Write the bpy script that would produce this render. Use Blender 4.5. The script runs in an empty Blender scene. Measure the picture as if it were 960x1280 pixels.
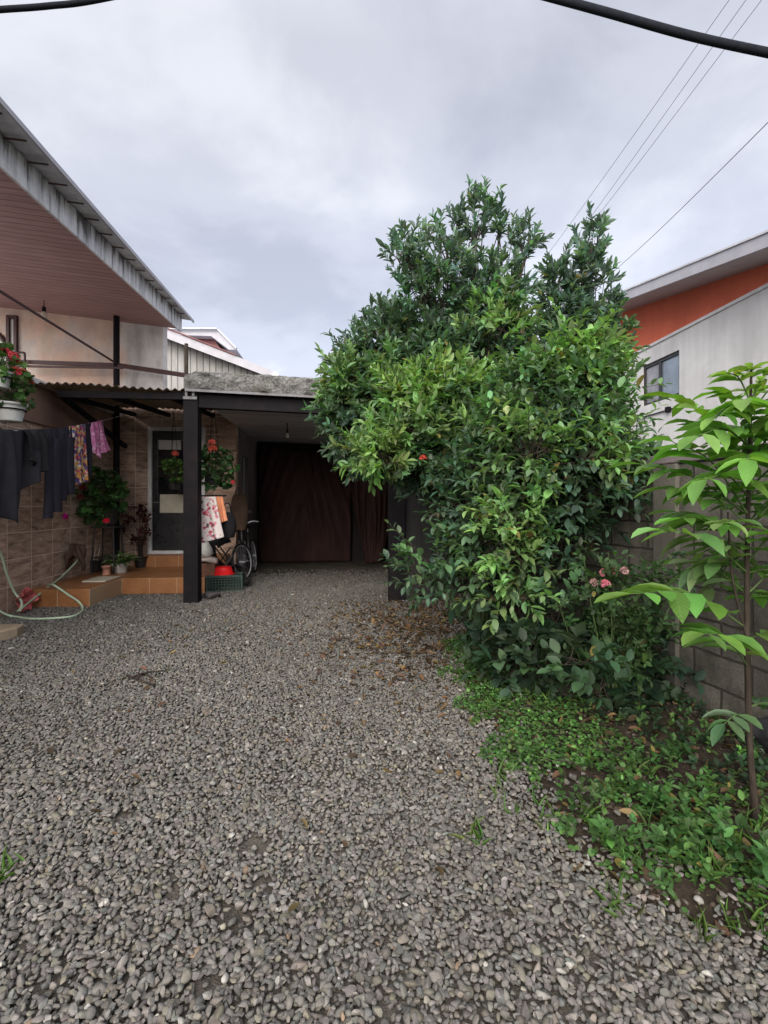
import bpy, math, random
import numpy as np
from mathutils import Vector, Matrix

random.seed(7)
R = np.random.default_rng(11)
scene = bpy.context.scene
COL = scene.collection
pi = math.pi

# ------------------------------------------------------------------ camera numbers
CAM_H = 1.35
FPX = 620.0
CX, HY = 480.0, 630.0            # vertical axis and horizon of the photograph

def W(px, py, d):
    """world point seen at that place of the photograph, d metres ahead"""
    return np.array([(px - CX) / FPX * d, d, CAM_H - (py - HY) / FPX * d])

def G(px, py, z=0.0):
    """point of the ground (height z)"""
    d = (CAM_H - z) * FPX / (py - HY)
    return W(px, py, d)

class Frame:
    """a plan rotated about Z: s across (to the right), t along, z up"""
    def __init__(self, ang):
        self.a = ang
        self.v = np.array([math.cos(ang), math.sin(ang), 0.0])
        self.u = np.array([-math.sin(ang), math.cos(ang), 0.0])
    def w(self, s, t, z):
        p = self.v * s + self.u * t
        p[2] = z
        return p
    def st(self, p):
        return float(np.dot(self.v, p)), float(np.dot(self.u, p)), float(p[2])
    def ats(self, px, py, s):
        p = W(px, py, 1.0); q = p - np.array([0, 0, CAM_H])
        k = s / np.dot(self.v, q)
        return self.st(q * k + np.array([0, 0, CAM_H]))
    def att(self, px, py, t):
        p = W(px, py, 1.0); q = p - np.array([0, 0, CAM_H])
        k = t / np.dot(self.u, q)
        return self.st(q * k + np.array([0, 0, CAM_H]))

HF = Frame(math.atan(50 / 620.0))      # the house and the carport
WF = Frame(math.radians(12.7))         # the block wall on the right
XF = Frame(0.0)

# ------------------------------------------------------------------ mesh builder
class MB:
    def __init__(self):
        self.V = []; self.n = 0
        self.sizes = []; self.loops = []; self.mi = []; self.sm = []; self.C = []; self.U = []; self.hasuv = False
    def add(self, V, F, mat=0, smooth=False, col=(1, 1, 1), uv=None):
        V = np.asarray(V, dtype=np.float64).reshape(-1, 3)
        self.V.append(V)
        if isinstance(F, np.ndarray):
            self.loops.append((F + self.n).reshape(-1))
            self.sizes.append(np.full(len(F), F.shape[1], dtype=np.int64))
            m = len(F)
        else:
            m = len(F)
            self.loops.append(np.array([i + self.n for f in F for i in f], dtype=np.int64))
            self.sizes.append(np.array([len(f) for f in F], dtype=np.int64))
        self.mi.append(np.full(m, mat, dtype=np.int64))
        self.sm.append(np.full(m, smooth, dtype=bool))
        c = np.asarray(col, dtype=np.float64)
        if c.ndim == 1:
            c = np.tile(c, (len(V), 1))
        self.C.append(c)
        if uv is not None: self.hasuv = True
        self.U.append(np.zeros((len(V), 3)) if uv is None else uv)
        self.n += len(V)
        return self
    def box(self, fr, s0, s1, t0, t1, z0, z1, mat=0):
        V = [fr.w(s, t, z) for z in (z0, z1) for t in (t0, t1) for s in (s0, s1)]
        F = [(0, 2, 3, 1), (4, 5, 7, 6), (0, 1, 5, 4), (2, 6, 7, 3), (0, 4, 6, 2), (1, 3, 7, 5)]
        return self.add(V, F, mat)
    def hexa(self, P8, mat=0):
        """8 points: bottom four in order, top four in order"""
        F = [(3, 2, 1, 0), (4, 5, 6, 7), (0, 1, 5, 4), (1, 2, 6, 5), (2, 3, 7, 6), (3, 0, 4, 7)]
        return self.add(P8, F, mat)
    def prism(self, pts, off, mat=0):
        """a polygon of world points pushed along a vector"""
        pts = np.asarray(pts, float); n = len(pts); off = np.asarray(off, float)
        V = np.vstack([pts, pts + off])
        F = [tuple(range(n))[::-1], tuple(range(n, 2 * n))]
        F += [(i, (i + 1) % n, n + (i + 1) % n, n + i) for i in range(n)]
        return self.add(V, F, mat)
    def bar(self, a, b, w, h, mat=0, up=(0, 0, 1)):
        a = np.asarray(a, float); b = np.asarray(b, float)
        d = (b - a) / np.linalg.norm(b - a)
        x = np.cross(d, up); x /= np.linalg.norm(x); y = np.cross(x, d)
        q = [(-1, -1), (1, -1), (1, 1), (-1, 1)]
        P = [a + x * i * w / 2 + y * j * h / 2 for i, j in q] + [b + x * i * w / 2 + y * j * h / 2 for i, j in q]
        return self.hexa(P, mat)
    def tube(self, P, r, n=8, mat=0, smooth=True, caps=True, col=(1, 1, 1)):
        P = np.asarray(P, float); m = len(P)
        r = np.full(m, r) if np.isscalar(r) else np.asarray(r, float)
        T = np.gradient(P, axis=0); T /= (np.linalg.norm(T, axis=1, keepdims=True) + 1e-12)
        ref = np.array([0, 0, 1.0]) if abs(T[0][2]) < 0.9 else np.array([1.0, 0, 0])
        X = np.zeros_like(P)
        x = np.cross(T[0], ref); x /= np.linalg.norm(x)
        for i in range(m):
            x = x - T[i] * np.dot(x, T[i]); x /= np.linalg.norm(x); X[i] = x
        Y = np.cross(T, X)
        a = np.arange(n) * 2 * pi / n
        V = P[:, None] + r[:, None, None] * (np.cos(a)[None, :, None] * X[:, None] + np.sin(a)[None, :, None] * Y[:, None])
        i = np.arange(m - 1)[:, None]; k = np.arange(n)[None]
        F = np.stack([i * n + k, i * n + (k + 1) % n, (i + 1) * n + (k + 1) % n, (i + 1) * n + k], -1).reshape(-1, 4)
        self.add(V.reshape(-1, 3), F, mat, smooth, col)
        if caps:
            self.add(V[0], [tuple(range(n))[::-1]], mat, False, col)
            self.add(V[-1], [tuple(range(n))], mat, False, col)
        return self
    def lathe(self, c, prof, n=20, mat=0, smooth=True, axis=None):
        """prof: (radius, height) pairs round a vertical axis through c"""
        c = np.asarray(c, float); m = len(prof)
        a = np.arange(n) * 2 * pi / n
        V = np.array([[r * math.cos(x), r * math.sin(x), h] for r, h in prof for x in a])
        if axis is not None:
            q = Vector((0, 0, 1)).rotation_difference(Vector(axis)).to_matrix()
            V = V @ np.array(q).T
        V = V + c
        i = np.arange(m - 1)[:, None]; k = np.arange(n)[None]
        F = np.stack([i * n + k, i * n + (k + 1) % n, (i + 1) * n + (k + 1) % n, (i + 1) * n + k], -1).reshape(-1, 4)
        return self.add(V, F, mat, smooth)
    def grid(self, V, mat=0, smooth=True, col=(1, 1, 1), flip=False):
        V = np.asarray(V, float); a, b = V.shape[:2]
        i = np.arange(a - 1)[:, None]; k = np.arange(b - 1)[None]
        F = np.stack([i * b + k, i * b + k + 1, (i + 1) * b + k + 1, (i + 1) * b + k], -1).reshape(-1, 4)
        if flip: F = F[:, ::-1]
        return self.add(V.reshape(-1, 3), F, mat, smooth, col)
    def loft(self, C, A, B, ea, eb, n=14, mat=0, wob=0.0, caps=True):
        """elliptical rings at centres C, half sizes A along ea and B along eb"""
        C = np.asarray(C, float); m = len(C)
        ea = np.asarray(ea, float); eb = np.asarray(eb, float)
        a = np.arange(n) * 2 * pi / n
        V = np.zeros((m, n, 3))
        ph = R.uniform(0, 6, 3)
        for i in range(m):
            k = 1 + wob * (np.sin(3 * a + ph[0] + i * .35) + .6 * np.sin(5 * a + ph[1] - i * .5))
            V[i] = C[i] + np.outer(np.cos(a) * A[i] * k, ea) + np.outer(np.sin(a) * B[i] * k, eb)
        i = np.arange(m - 1)[:, None]; k = np.arange(n)[None]
        F = np.stack([i * n + k, i * n + (k + 1) % n, (i + 1) * n + (k + 1) % n, (i + 1) * n + k], -1).reshape(-1, 4)
        self.add(V.reshape(-1, 3), F, mat, True)
        if caps:
            self.add(V[0], [tuple(range(n))[::-1]], mat); self.add(V[-1], [tuple(range(n))], mat)
        return self

FRAME = {}

def mesh_of(name, mb, mats, org, ang):
    V = np.vstack(mb.V) - np.asarray(org, float)
    c, s = math.cos(-ang), math.sin(-ang)
    V = np.stack([V[:, 0] * c - V[:, 1] * s, V[:, 0] * s + V[:, 1] * c, V[:, 2]], 1)
    loops = np.concatenate(mb.loops); sizes = np.concatenate(mb.sizes)
    me = bpy.data.meshes.new(name)
    me.vertices.add(len(V)); me.vertices.foreach_set('co', V.astype(np.float32).ravel())
    me.loops.add(len(loops)); me.loops.foreach_set('vertex_index', loops.astype(np.int32))
    me.polygons.add(len(sizes))
    starts = np.concatenate([[0], np.cumsum(sizes)[:-1]])
    me.polygons.foreach_set('loop_start', starts.astype(np.int32))
    me.polygons.foreach_set('material_index', np.concatenate(mb.mi).astype(np.int32))
    me.polygons.foreach_set('use_smooth', np.concatenate(mb.sm))
    C = np.vstack(mb.C)
    if C.min() < .999 or C.max() > 1.001:
        at = me.color_attributes.new('Col', 'FLOAT_COLOR', 'POINT')
        at.data.foreach_set('color', np.hstack([C, np.ones((len(C), 1))]).astype(np.float32).ravel())
    if mb.hasuv:
        at = me.attributes.new('LV', 'FLOAT_VECTOR', 'POINT'); at.data.foreach_set('vector', np.vstack(mb.U).astype(np.float32).ravel())
    for m in (mats if isinstance(mats, (list, tuple)) else [mats]):
        me.materials.append(m)
    me.update(calc_edges=True); me.validate()
    return me

def thing(name, label, cat, loc, ang=0.0, group=None):
    o = bpy.data.objects.new(name, None); COL.objects.link(o)
    o.empty_display_size = .1
    o.location = Vector(loc); o.rotation_euler = (0, 0, ang)
    o['label'] = label; o['category'] = cat
    if group: o['group'] = group
    FRAME[o] = (np.array(loc, float), ang)
    return o

def part(name, mb, mats, parent, label=None, bevel=0.0, solid=0.0, kind=None):
    org, ang = FRAME[parent]
    o = bpy.data.objects.new(name, mesh_of(name, mb, mats, org, ang)); COL.objects.link(o)
    o.parent = parent; FRAME[o] = (org, ang)
    if label: o['label'] = label
    if kind: o['kind'] = kind
    mods(o, bevel, solid)
    return o

def solo(name, mb, mats, label=None, cat=None, loc=None, ang=0.0, group=None, kind=None, bevel=0.0, solid=0.0):
    if loc is None:
        A = np.vstack(mb.V); loc = np.array([(A[:, 0].min() + A[:, 0].max()) / 2, (A[:, 1].min() + A[:, 1].max()) / 2, A[:, 2].min()])
    o = bpy.data.objects.new(name, mesh_of(name, mb, mats, loc, ang)); COL.objects.link(o)
    o.location = Vector(loc); o.rotation_euler = (0, 0, ang)
    FRAME[o] = (np.array(loc, float), ang)
    if label: o['label'] = label
    if cat: o['category'] = cat
    if group: o['group'] = group
    if kind: o['kind'] = kind
    mods(o, bevel, solid)
    return o

def mods(o, bevel, solid):
    if solid:
        m = o.modifiers.new('Solidify', 'SOLIDIFY'); m.thickness = solid; m.offset = 0
    if bevel:
        m = o.modifiers.new('Bevel', 'BEVEL'); m.width = bevel; m.segments = 2; m.limit_method = 'ANGLE'
        m.angle_limit = math.radians(40)

def unit(v):
    v = np.asarray(v, float)
    return v / (np.linalg.norm(v, axis=-1, keepdims=True) + 1e-12)

def spline(P, k=8):
    """Catmull-Rom through the points"""
    P = np.asarray(P, float)
    Q = np.vstack([2 * P[0] - P[1], P, 2 * P[-1] - P[-2]])
    out = []
    for i in range(1, len(Q) - 2):
        for j in range(k):
            t = j / k
            a, b, c, d = Q[i - 1:i + 3]
            out.append(.5 * (2 * b + (c - a) * t + (2 * a - 5 * b + 4 * c - d) * t * t + (3 * b - a - 3 * c + d) * t ** 3))
    out.append(P[-1])
    return np.array(out)

# ------------------------------------------------------------------ materials
class NT:
    def __init__(self, name):
        self.m = bpy.data.materials.new(name); self.m.use_nodes = True
        self.t = self.m.node_tree; self.t.nodes.clear()
        self.out = self.n('ShaderNodeOutputMaterial')
        self.b = self.n('ShaderNodeBsdfPrincipled')
        self.l(self.b.outputs[0], self.out.inputs[0])
        self.co = None
    def n(self, kind, **kw):
        x = self.t.nodes.new(kind)
        for k, v in kw.items():
            setattr(x, k, v)
        return x
    def l(self, a, b): self.t.links.new(a, b)
    def coord(self):
        if self.co is None:
            self.co = self.n('ShaderNodeTexCoord').outputs['Object']
        return self.co
    def mapped(self, scale=(1, 1, 1), rot=(0, 0, 0), vec=None):
        m = self.n('ShaderNodeMapping'); m.inputs['Scale'].default_value = scale; m.inputs['Rotation'].default_value = rot
        self.l(vec or self.coord(), m.inputs[0]); return m.outputs[0]
    def noise(self, scale, detail=4, rough=.6, vec=None, dist=0):
        x = self.n('ShaderNodeTexNoise'); x.inputs['Scale'].default_value = scale
        x.inputs['Detail'].default_value = detail; x.inputs['Roughness'].default_value = rough
        x.inputs['Distortion'].default_value = dist
        self.l(vec or self.coord(), x.inputs['Vector']); return x.outputs['Fac']
    def voro(self, scale, feature='F1', vec=None, out='Distance'):
        x = self.n('ShaderNodeTexVoronoi', feature=feature); x.inputs['Scale'].default_value = scale
        self.l(vec or self.coord(), x.inputs['Vector']); return x.outputs[out]
    def ramp(self, fac, stops, interp='LINEAR'):
        r = self.n('ShaderNodeValToRGB'); e = r.color_ramp; e.interpolation = interp
        while len(e.elements) < len(stops): e.elements.new(.5)
        for k, (p, c) in enumerate(stops):
            e.elements[k].position = p
            e.elements[k].color = (c, c, c, 1) if np.isscalar(c) else (*c, 1)
        self.l(fac, r.inputs[0]); return r.outputs[0]
    def mix(self, fac, a, b, mode='MIX'):
        x = self.n('ShaderNodeMix', data_type='RGBA', blend_type=mode)
        for k, v in ((0, fac), (6, a), (7, b)):
            if hasattr(v, 'is_linked'): self.l(v, x.inputs[k])
            elif np.isscalar(v): x.inputs[k].default_value = v
            else: x.inputs[k].default_value = (*v, 1)
        return x.outputs[2]
    def math(self, op, a, b=0.0):
        x = self.n('ShaderNodeMath', operation=op)
        for k, v in ((0, a), (1, b)):
            if hasattr(v, 'is_linked'): self.l(v, x.inputs[k])
            else: x.inputs[k].default_value = v
        return x.outputs[0]
    def sep(self):
        x = self.n('ShaderNodeSeparateXYZ'); self.l(self.coord(), x.inputs[0]); return x.outputs
    def comb(self, a, b, c=0.0):
        x = self.n('ShaderNodeCombineXYZ')
        for k, v in enumerate((a, b, c)):
            if hasattr(v, 'is_linked'): self.l(v, x.inputs[k])
            else: x.inputs[k].default_value = v
        return x.outputs[0]
    def attr(self, name='Col'):
        x = self.n('ShaderNodeVertexColor', layer_name=name); return x.outputs['Color']
    def set(self, col=None, rough=None, metal=None, spec=None, bump=None, bs=.3, bd=.01):
        b = self.b
        if col is not None:
            if hasattr(col, 'is_linked'): self.l(col, b.inputs['Base Color'])
            else: b.inputs['Base Color'].default_value = (*col, 1)
        if rough is not None:
            if hasattr(rough, 'is_linked'): self.l(rough, b.inputs['Roughness'])
            else: b.inputs['Roughness'].default_value = rough
        if metal is not None: b.inputs['Metallic'].default_value = metal
        if spec is not None: b.inputs['Specular IOR Level'].default_value = spec
        if bump is not None:
            x = self.n('ShaderNodeBump'); x.inputs['Strength'].default_value = bs; x.inputs['Distance'].default_value = bd
            self.l(bump, x.inputs['Height']); self.l(x.outputs[0], b.inputs['Normal'])
        return self.m

def plain(name, col, rough=.6, var=.25, scale=6, bs=.15, metal=0, spec=.5):
    """paint, cloth, plastic ...: one colour with wear"""
    t = NT(name)
    c = np.array(col)
    f = t.ramp(t.noise(scale, 6, .65), [(.3, tuple(c * (1 - var))), (.7, tuple(np.minimum(c * (1 + var), .9)))])
    return t.set(f, t.ramp(t.noise(scale * 2.3, 3), [(.3, max(rough - .1, .05)), (.7, min(rough + .12, 1))]), metal, spec,
                 t.noise(scale * 9, 5), bs, .004)

def leaf_mat(name, rough=.42, trans=.3, spec=.45, veins=False):
    t = NT(name)
    c = t.attr()
    c2 = t.mix(.35, c, t.ramp(t.noise(9, 3), [(.3, .55), (.7, 1.35)]), 'MULTIPLY')
    if veins:
        at = t.n('ShaderNodeAttribute', attribute_name='LV'); s = t.n('ShaderNodeSeparateXYZ'); t.l(at.outputs['Vector'], s.inputs[0])
        ax = t.math('ABSOLUTE', s.outputs[0])
        rib = t.math('LESS_THAN', ax, .035)
        sv = t.math('SINE', t.math('MULTIPLY', t.math('SUBTRACT', s.outputs[1], t.math('MULTIPLY', ax, .38)), 2 * pi * 8))
        vein = t.math('MAXIMUM', rib, t.math('GREATER_THAN', sv, .93))
        c2 = t.mix(t.math('MULTIPLY', vein, .22), c2, (.30, .42, .18))
        c2 = t.mix(.2, c2, t.ramp(t.math('ADD', t.math('MULTIPLY', sv, .5), .5), [(0, .86), (1, 1.1)]), 'MULTIPLY')
    t.set(c2, rough, 0, spec, t.noise(60, 3), .12, .003)
    tr = t.n('ShaderNodeBsdfTranslucent'); mx = t.n('ShaderNodeMixShader')
    t.l(t.mix(1.0, c2, (1.15, 1.3, .5), 'MULTIPLY'), tr.inputs[0])
    mx.inputs[0].default_value = trans
    t.l(t.b.outputs[0], mx.inputs[1]); t.l(tr.outputs[0], mx.inputs[2]); t.l(mx.outputs[0], t.out.inputs[0])
    return t.m

M = {}
M['leaf'] = leaf_mat('leaf_glossy', .48, .4, .4)
M['leaf_soft'] = leaf_mat('leaf_soft', .6, .35, .3)
M['leaf_young'] = leaf_mat('leaf_young', .5, .45, .3, True)
M['petal'] = leaf_mat('petal', .7, .3, .2)

def bark():
    t = NT('bark')
    v = t.mapped((1, 1, .25))
    f = t.noise(28, 6, .7, v)
    return t.set(t.ramp(f, [(.3, (.016, .012, .010)), (.55, (.042, .033, .026)), (.75, (.085, .072, .056))]), .9, 0, .2, f, .8, .01)
M['bark'] = bark()
# ------------------------------------------------------------------ leaves and plants
LAST_UV = [None]
def leaf_block(P, D, N, S, wr=.42, fold=.18, droop=.15, shape='oval', twist=0.0):
    """many leaves: base points P, axis D, face normal N, length S -> vertices, quads"""
    n = len(P)
    D = unit(D); B = unit(np.cross(D, N)); N = np.cross(B, D)
    if shape == 'oval':
        y = np.array([0, .25, .55, .82, 1.0]); w = np.array([.06, .40, .5, .30, .015])
    elif shape == 'round':
        y = np.array([0, .2, .5, .8, 1.0]); w = np.array([.18, .46, .52, .40, .1])
    elif shape == 'blade':
        y = np.array([0, .35, .7, 1.0]); w = np.array([.4, .5, .34, .02])
    else:                                   # lance
        y = np.array([0, .22, .5, .78, 1.0]); w = np.array([.05, .36, .5, .33, .01])
    m = len(y)
    S = np.broadcast_to(np.asarray(S, float), (n,))
    wrr = np.broadcast_to(np.asarray(wr, float), (n,))
    dr = np.broadcast_to(np.asarray(droop, float), (n,))
    yy = np.repeat(y, 3); xx = np.stack([-w, 0 * w, w], 1).ravel() * 2
    zz = np.stack([np.full(m, fold) * w, 0 * w, np.full(m, fold) * w], 1).ravel()
    V = (P[:, None] + S[:, None, None] * (
        yy[None, :, None] * D[:, None] * 1.0
        + (xx[None] * wrr[:, None] * .5)[:, :, None] * B[:, None]
        + (zz[None] - dr[:, None] * (yy ** 2)[None])[:, :, None] * N[:, None]))
    base = np.array([[i * 3 + j, i * 3 + j + 1, (i + 1) * 3 + j + 1, (i + 1) * 3 + j] for i in range(m - 1) for j in range(2)])
    F = (base[None] + (np.arange(n) * m * 3)[:, None, None]).reshape(-1, 4)
    LAST_UV[0] = np.tile(np.stack([xx, yy, 0 * yy], 1), (n, 1))
    return V.reshape(-1, 3), F, m * 3

def jitter_col(col, n, dv=.3, dh=.12):
    col = np.asarray(col, float)
    if col.ndim == 1: col = np.tile(col, (n, 1))
    v = np.exp(R.normal(0, dv, (n, 1)))
    h = np.exp(R.normal(0, dh, (n, 3)))
    return np.clip(col * v * h, .004, .85)

def twigs(mb, B, D, L, K, size, col, wr=.42, spread=.9, up=.5, droop=.2, shape='oval', mat=0, dv=.22, sag=.12, tip=True):
    """B bases, D directions, L lengths of T twigs with K leaves each"""
    T = len(B); D = unit(D)
    k = np.arange(K); fr = .18 + .82 * (k + .5) / K
    az = k * 2.39996 + R.uniform(0, 6.28, (T, 1))
    X = unit(np.cross(D, unit(R.normal(0, 1, (T, 3))))); Y = np.cross(D, X)
    rad = np.cos(az)[..., None] * X[:, None] + np.sin(az)[..., None] * Y[:, None]
    P = B[:, None] + D[:, None] * (L[:, None] * fr[None])[..., None]
    P[..., 2] -= sag * (L[:, None] * fr[None] ** 2)
    a = spread * (1.15 - .55 * fr)[None, :, None] + R.normal(0, .26, (T, K, 1))
    LD = unit(D[:, None] * np.cos(a) + rad * np.sin(a) + R.normal(0, .20, (T, K, 3)))
    N = unit(np.array([0, 0, 1.0]) * up + R.normal(0, .35, (T, K, 3)) + D[:, None] * .35 - rad * .1)
    S = size * (1.1 - .45 * np.abs(fr - .5))[None] * np.exp(R.normal(0, .22, (T, K)))
    n = T * K
    c = np.repeat(jitter_col(col, T, dv, .07), K, 0)
    c = jitter_col(c, n, .20, .07)
    old = R.random(n); c[old > .993] = np.array([.20, .17, .05]); c[old < .004] = np.array([.11, .07, .035])
    V, F, q = leaf_block(P.reshape(n, 3), LD.reshape(n, 3), N.reshape(n, 3), S.ravel(), wr, .2, np.clip(R.normal(droop, .1, n), -.05, .6), shape)
    mb.add(V, F, mat, True, np.repeat(c, q, 0))
    return B, P[:, -1]

def stick(mb, A, Bp, r0, r1, mat=0):
    """many thin three-sided stems at once"""
    A = np.asarray(A, float); Bp = np.asarray(Bp, float); n = len(A)
    d = unit(Bp - A); x = unit(np.cross(d, np.array([.31, .17, .93]))); y = np.cross(d, x)
    V = np.zeros((n, 6, 3))
    for i in range(3):
        c, s = math.cos(i * 2.094), math.sin(i * 2.094)
        V[:, i] = A + (x * c + y * s) * np.reshape(r0, (-1, 1)); V[:, 3 + i] = Bp + (x * c + y * s) * np.reshape(r1, (-1, 1))
    base = np.array([[0, 1, 4, 3], [1, 2, 5, 4], [2, 0, 3, 5]])
    F = (base[None] + (np.arange(n) * 6)[:, None, None]).reshape(-1, 4)
    mb.add(V.reshape(-1, 3), F, mat, True)

def limb(mb, a, b, r0, r1, wob=.08, n=7, lift=.0, seg=9):
    a = np.asarray(a, float); b = np.asarray(b, float); L = np.linalg.norm(b - a)
    ts = np.linspace(0, 1, n)
    P = a + (b - a) * ts[:, None]
    P += R.normal(0, wob * L * .35, (n, 3)) * (np.sin(ts * pi))[:, None]
    P[:, 2] += lift * L * np.sin(ts * pi)
    P = spline(P, 3)
    mb.tube(P, np.linspace(r0, r1, len(P)), seg)
    return P

def lobe_twigs(c, r, n, up=.5, shell=.55, rnd=.45):
    d = unit(R.normal(0, 1, (n, 3)))
    f = (shell ** 3 + (1 - shell ** 3) * R.random((n, 1))) ** (1 / 3.0)
    B = c + d * np.asarray(r) * f
    D = unit(d * .9 + np.array([0, 0, up]) + R.normal(0, rnd, (n, 3)))
    return B, D

def woody(name, label, cat, base, fork, lobes, leafkw, trunk_r, lens, K, leafm, group=None, extra=None, limb_r=.5, bare=.0):
    """a tree or shrub: trunk with limbs to every lobe, twigs with leaves spread through the lobes"""
    root = thing(name, label, cat, base)
    tb = MB(); cb = MB()
    base = np.asarray(base, float); fork = np.asarray(fork, float)
    tp = limb(tb, base - np.array([0, 0, .06]), fork, trunk_r, trunk_r * .72, .10, 7, 0, 12)
    for (c, r, n, col, kw) in lobes:
        c = np.asarray(c, float); r = np.asarray(r, float) * np.ones(3)
        k = dict(leafkw); k.update(kw)
        up = k.pop('twup', .5); size = k.pop('size'); ln = k.pop('len', lens); KK = k.pop('K', K); shell = k.pop('shell', .5)
        st = tp[int(len(tp) * R.uniform(.55, 1)) - 1]
        lp = limb(tb, st, c, trunk_r * limb_r, trunk_r * .16, .12, 7, .05, 8)
        B, D = lobe_twigs(c, r, n, up, shell)
        L = ln * np.exp(R.normal(0, .25, n))
        twigs(cb, B, D, L, KK, size, col, mat=0, **k)
        stick(tb, B, B + D * L[:, None] * .9 + np.array([0, 0, -.1]) * L[:, None], np.full(n, .0035), np.full(n, .0015))
        # branchlets that carry the twigs
        for i in range(0, n, 3):
            q = lp[R.integers(len(lp) // 2, len(lp))]
            m = (q + B[i]) / 2 + R.normal(0, .04, 3)
            tb.tube(np.array([q, m, B[i]]), [trunk_r * .13, trunk_r * .09, .004], 5, caps=False)
        j = np.arange(n)[np.arange(n) % 3 != 0]
        if len(j): stick(tb, B[(j // 3) * 3], B[j], np.full(len(j), .004), np.full(len(j), .003))
    part('trunk', tb, M['bark'], root)
    part('crown', cb, leafm, root)
    return root

def flower_ball(mb, c, r, col, n=26, size=.028, mat=0):
    d = unit(R.normal(0, 1, (n, 3))); d[:, 2] = np.abs(d[:, 2]) * .9 - .15
    P = c + d * r * .55
    c_ = jitter_col(col, n, .2, .06)
    for k in range(4):
        X = unit(np.cross(d, unit(R.normal(0, 1, (n, 3)))))
        V, F, q = leaf_block(P, unit(X + d * .5), d, np.full(n, size), .95, .1, .05, 'round')
        mb.add(V, F, mat, True, np.repeat(c_, q, 0))

def bushy(mb, c, r, n, size, col, stems, K=5, wr=.95, shape='round', up=.9, spread=1.0, ln=.1, droop=.12, base=None):
    """pot plant foliage: stems from a base point, leaves round them"""
    c = np.asarray(c, float); base = c - np.array([0, 0, r * .8]) if base is None else np.asarray(base, float)
    B, D = lobe_twigs(c, np.asarray(r) * np.ones(3), n, .35, .35)
    twigs(mb, B, D, np.full(n, ln), K, size, col, wr, spread, up, droop, shape)
    m = (B + base) / 2 + R.normal(0, .02, B.shape) + np.array([0, 0, .03])
    stick(stems, np.tile(base, (n, 1)) + R.normal(0, .02, B.shape), m, np.full(n, .004), np.full(n, .003))
    stick(stems, m, B + D * ln, np.full(n, .003), np.full(n, .002))

M['stem'] = plain('green_stem', (.06, .1, .03), .6, .3, 20)
# ------------------------------------------------------------------ camera, sky, sun
cam = bpy.data.cameras.new('camera'); camo = bpy.data.objects.new('camera', cam); COL.objects.link(camo)
camo.location = (0, 0, CAM_H); camo.rotation_euler = (math.radians(90), 0, 0)
cam.sensor_fit = 'VERTICAL'; cam.sensor_height = 24; cam.lens = 24 * FPX / 1280
cam.shift_y = -(640 - HY) / 1280
cam.clip_start = .05; cam.clip_end = 2000
scene.camera = camo
scene.render.resolution_x = 768; scene.render.resolution_y = 1024

SUN_EL, SUN_AZ = math.radians(33), math.radians(195)      # behind the camera, to the left
w = bpy.data.worlds.new('World'); scene.world = w; w.use_nodes = True
nt = w.node_tree; nt.nodes.clear()
N_ = nt.nodes.new
out = N_('ShaderNodeOutputWorld'); bg = N_('ShaderNodeBackground'); bg2 = N_('ShaderNodeBackground'); ad = N_('ShaderNodeAddShader')
sky = N_('ShaderNodeTexSky'); sky.sky_type = 'NISHITA'; sky.sun_disc = False
sky.sun_elevation = SUN_EL; sky.sun_rotation = SUN_AZ; sky.air_density = .5; sky.dust_density = 5; sky.ozone_density = 0
bg.inputs[1].default_value = .05
nt.links.new(sky.outputs[0], bg.inputs[0])
tc = N_('ShaderNodeTexCoord'); sp = N_('ShaderNodeSeparateXYZ'); nt.links.new(tc.outputs['Generated'], sp.inputs[0])
def wm(op, a, b=0.0):
    x = N_('ShaderNodeMath'); x.operation = op
    for k, v in ((0, a), (1, b)):
        if hasattr(v, 'is_linked'): nt.links.new(v, x.inputs[k])
        else: x.inputs[k].default_value = v
    return x.outputs[0]
# the cloud deck lies on a plane: direction / (height + c)
zz = wm('ADD', wm('MAXIMUM', sp.outputs[2], 0.0), .28)
cb_ = N_('ShaderNodeCombineXYZ')
nt.links.new(wm('DIVIDE', sp.outputs[0], zz), cb_.inputs[0]); nt.links.new(wm('DIVIDE', sp.outputs[1], zz), cb_.inputs[1])
def wn(scale, detail, rough, off):
    mp = N_('ShaderNodeMapping'); mp.inputs['Location'].default_value = off; nt.links.new(cb_.outputs[0], mp.inputs[0])
    x = N_('ShaderNodeTexNoise'); x.inputs['Scale'].default_value = scale; x.inputs['Detail'].default_value = detail
    x.inputs['Roughness'].default_value = rough; x.inputs['Distortion'].default_value = .25
    nt.links.new(mp.outputs[0], x.inputs['Vector']); return x.outputs['Fac']
f = wm('ADD', wm('MULTIPLY', wn(.8, 5, .5, (3.1, 1.7, 0)), .65), wm('MULTIPLY', wn(2.6, 7, .55, (.4, 5.2, 2)), .35))
rp = N_('ShaderNodeValToRGB'); e = rp.color_ramp; e.interpolation = 'EASE'
while len(e.elements) < 3: e.elements.new(.5)
for k, (p, c) in enumerate([(.41, (.184, .184, .198)), (.50, (.236, .236, .249)), (.59, (.305, .304, .310))]):
    e.elements[k].position = p; e.elements[k].color = (*c, 1)
nt.links.new(f, rp.inputs[0])
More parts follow.
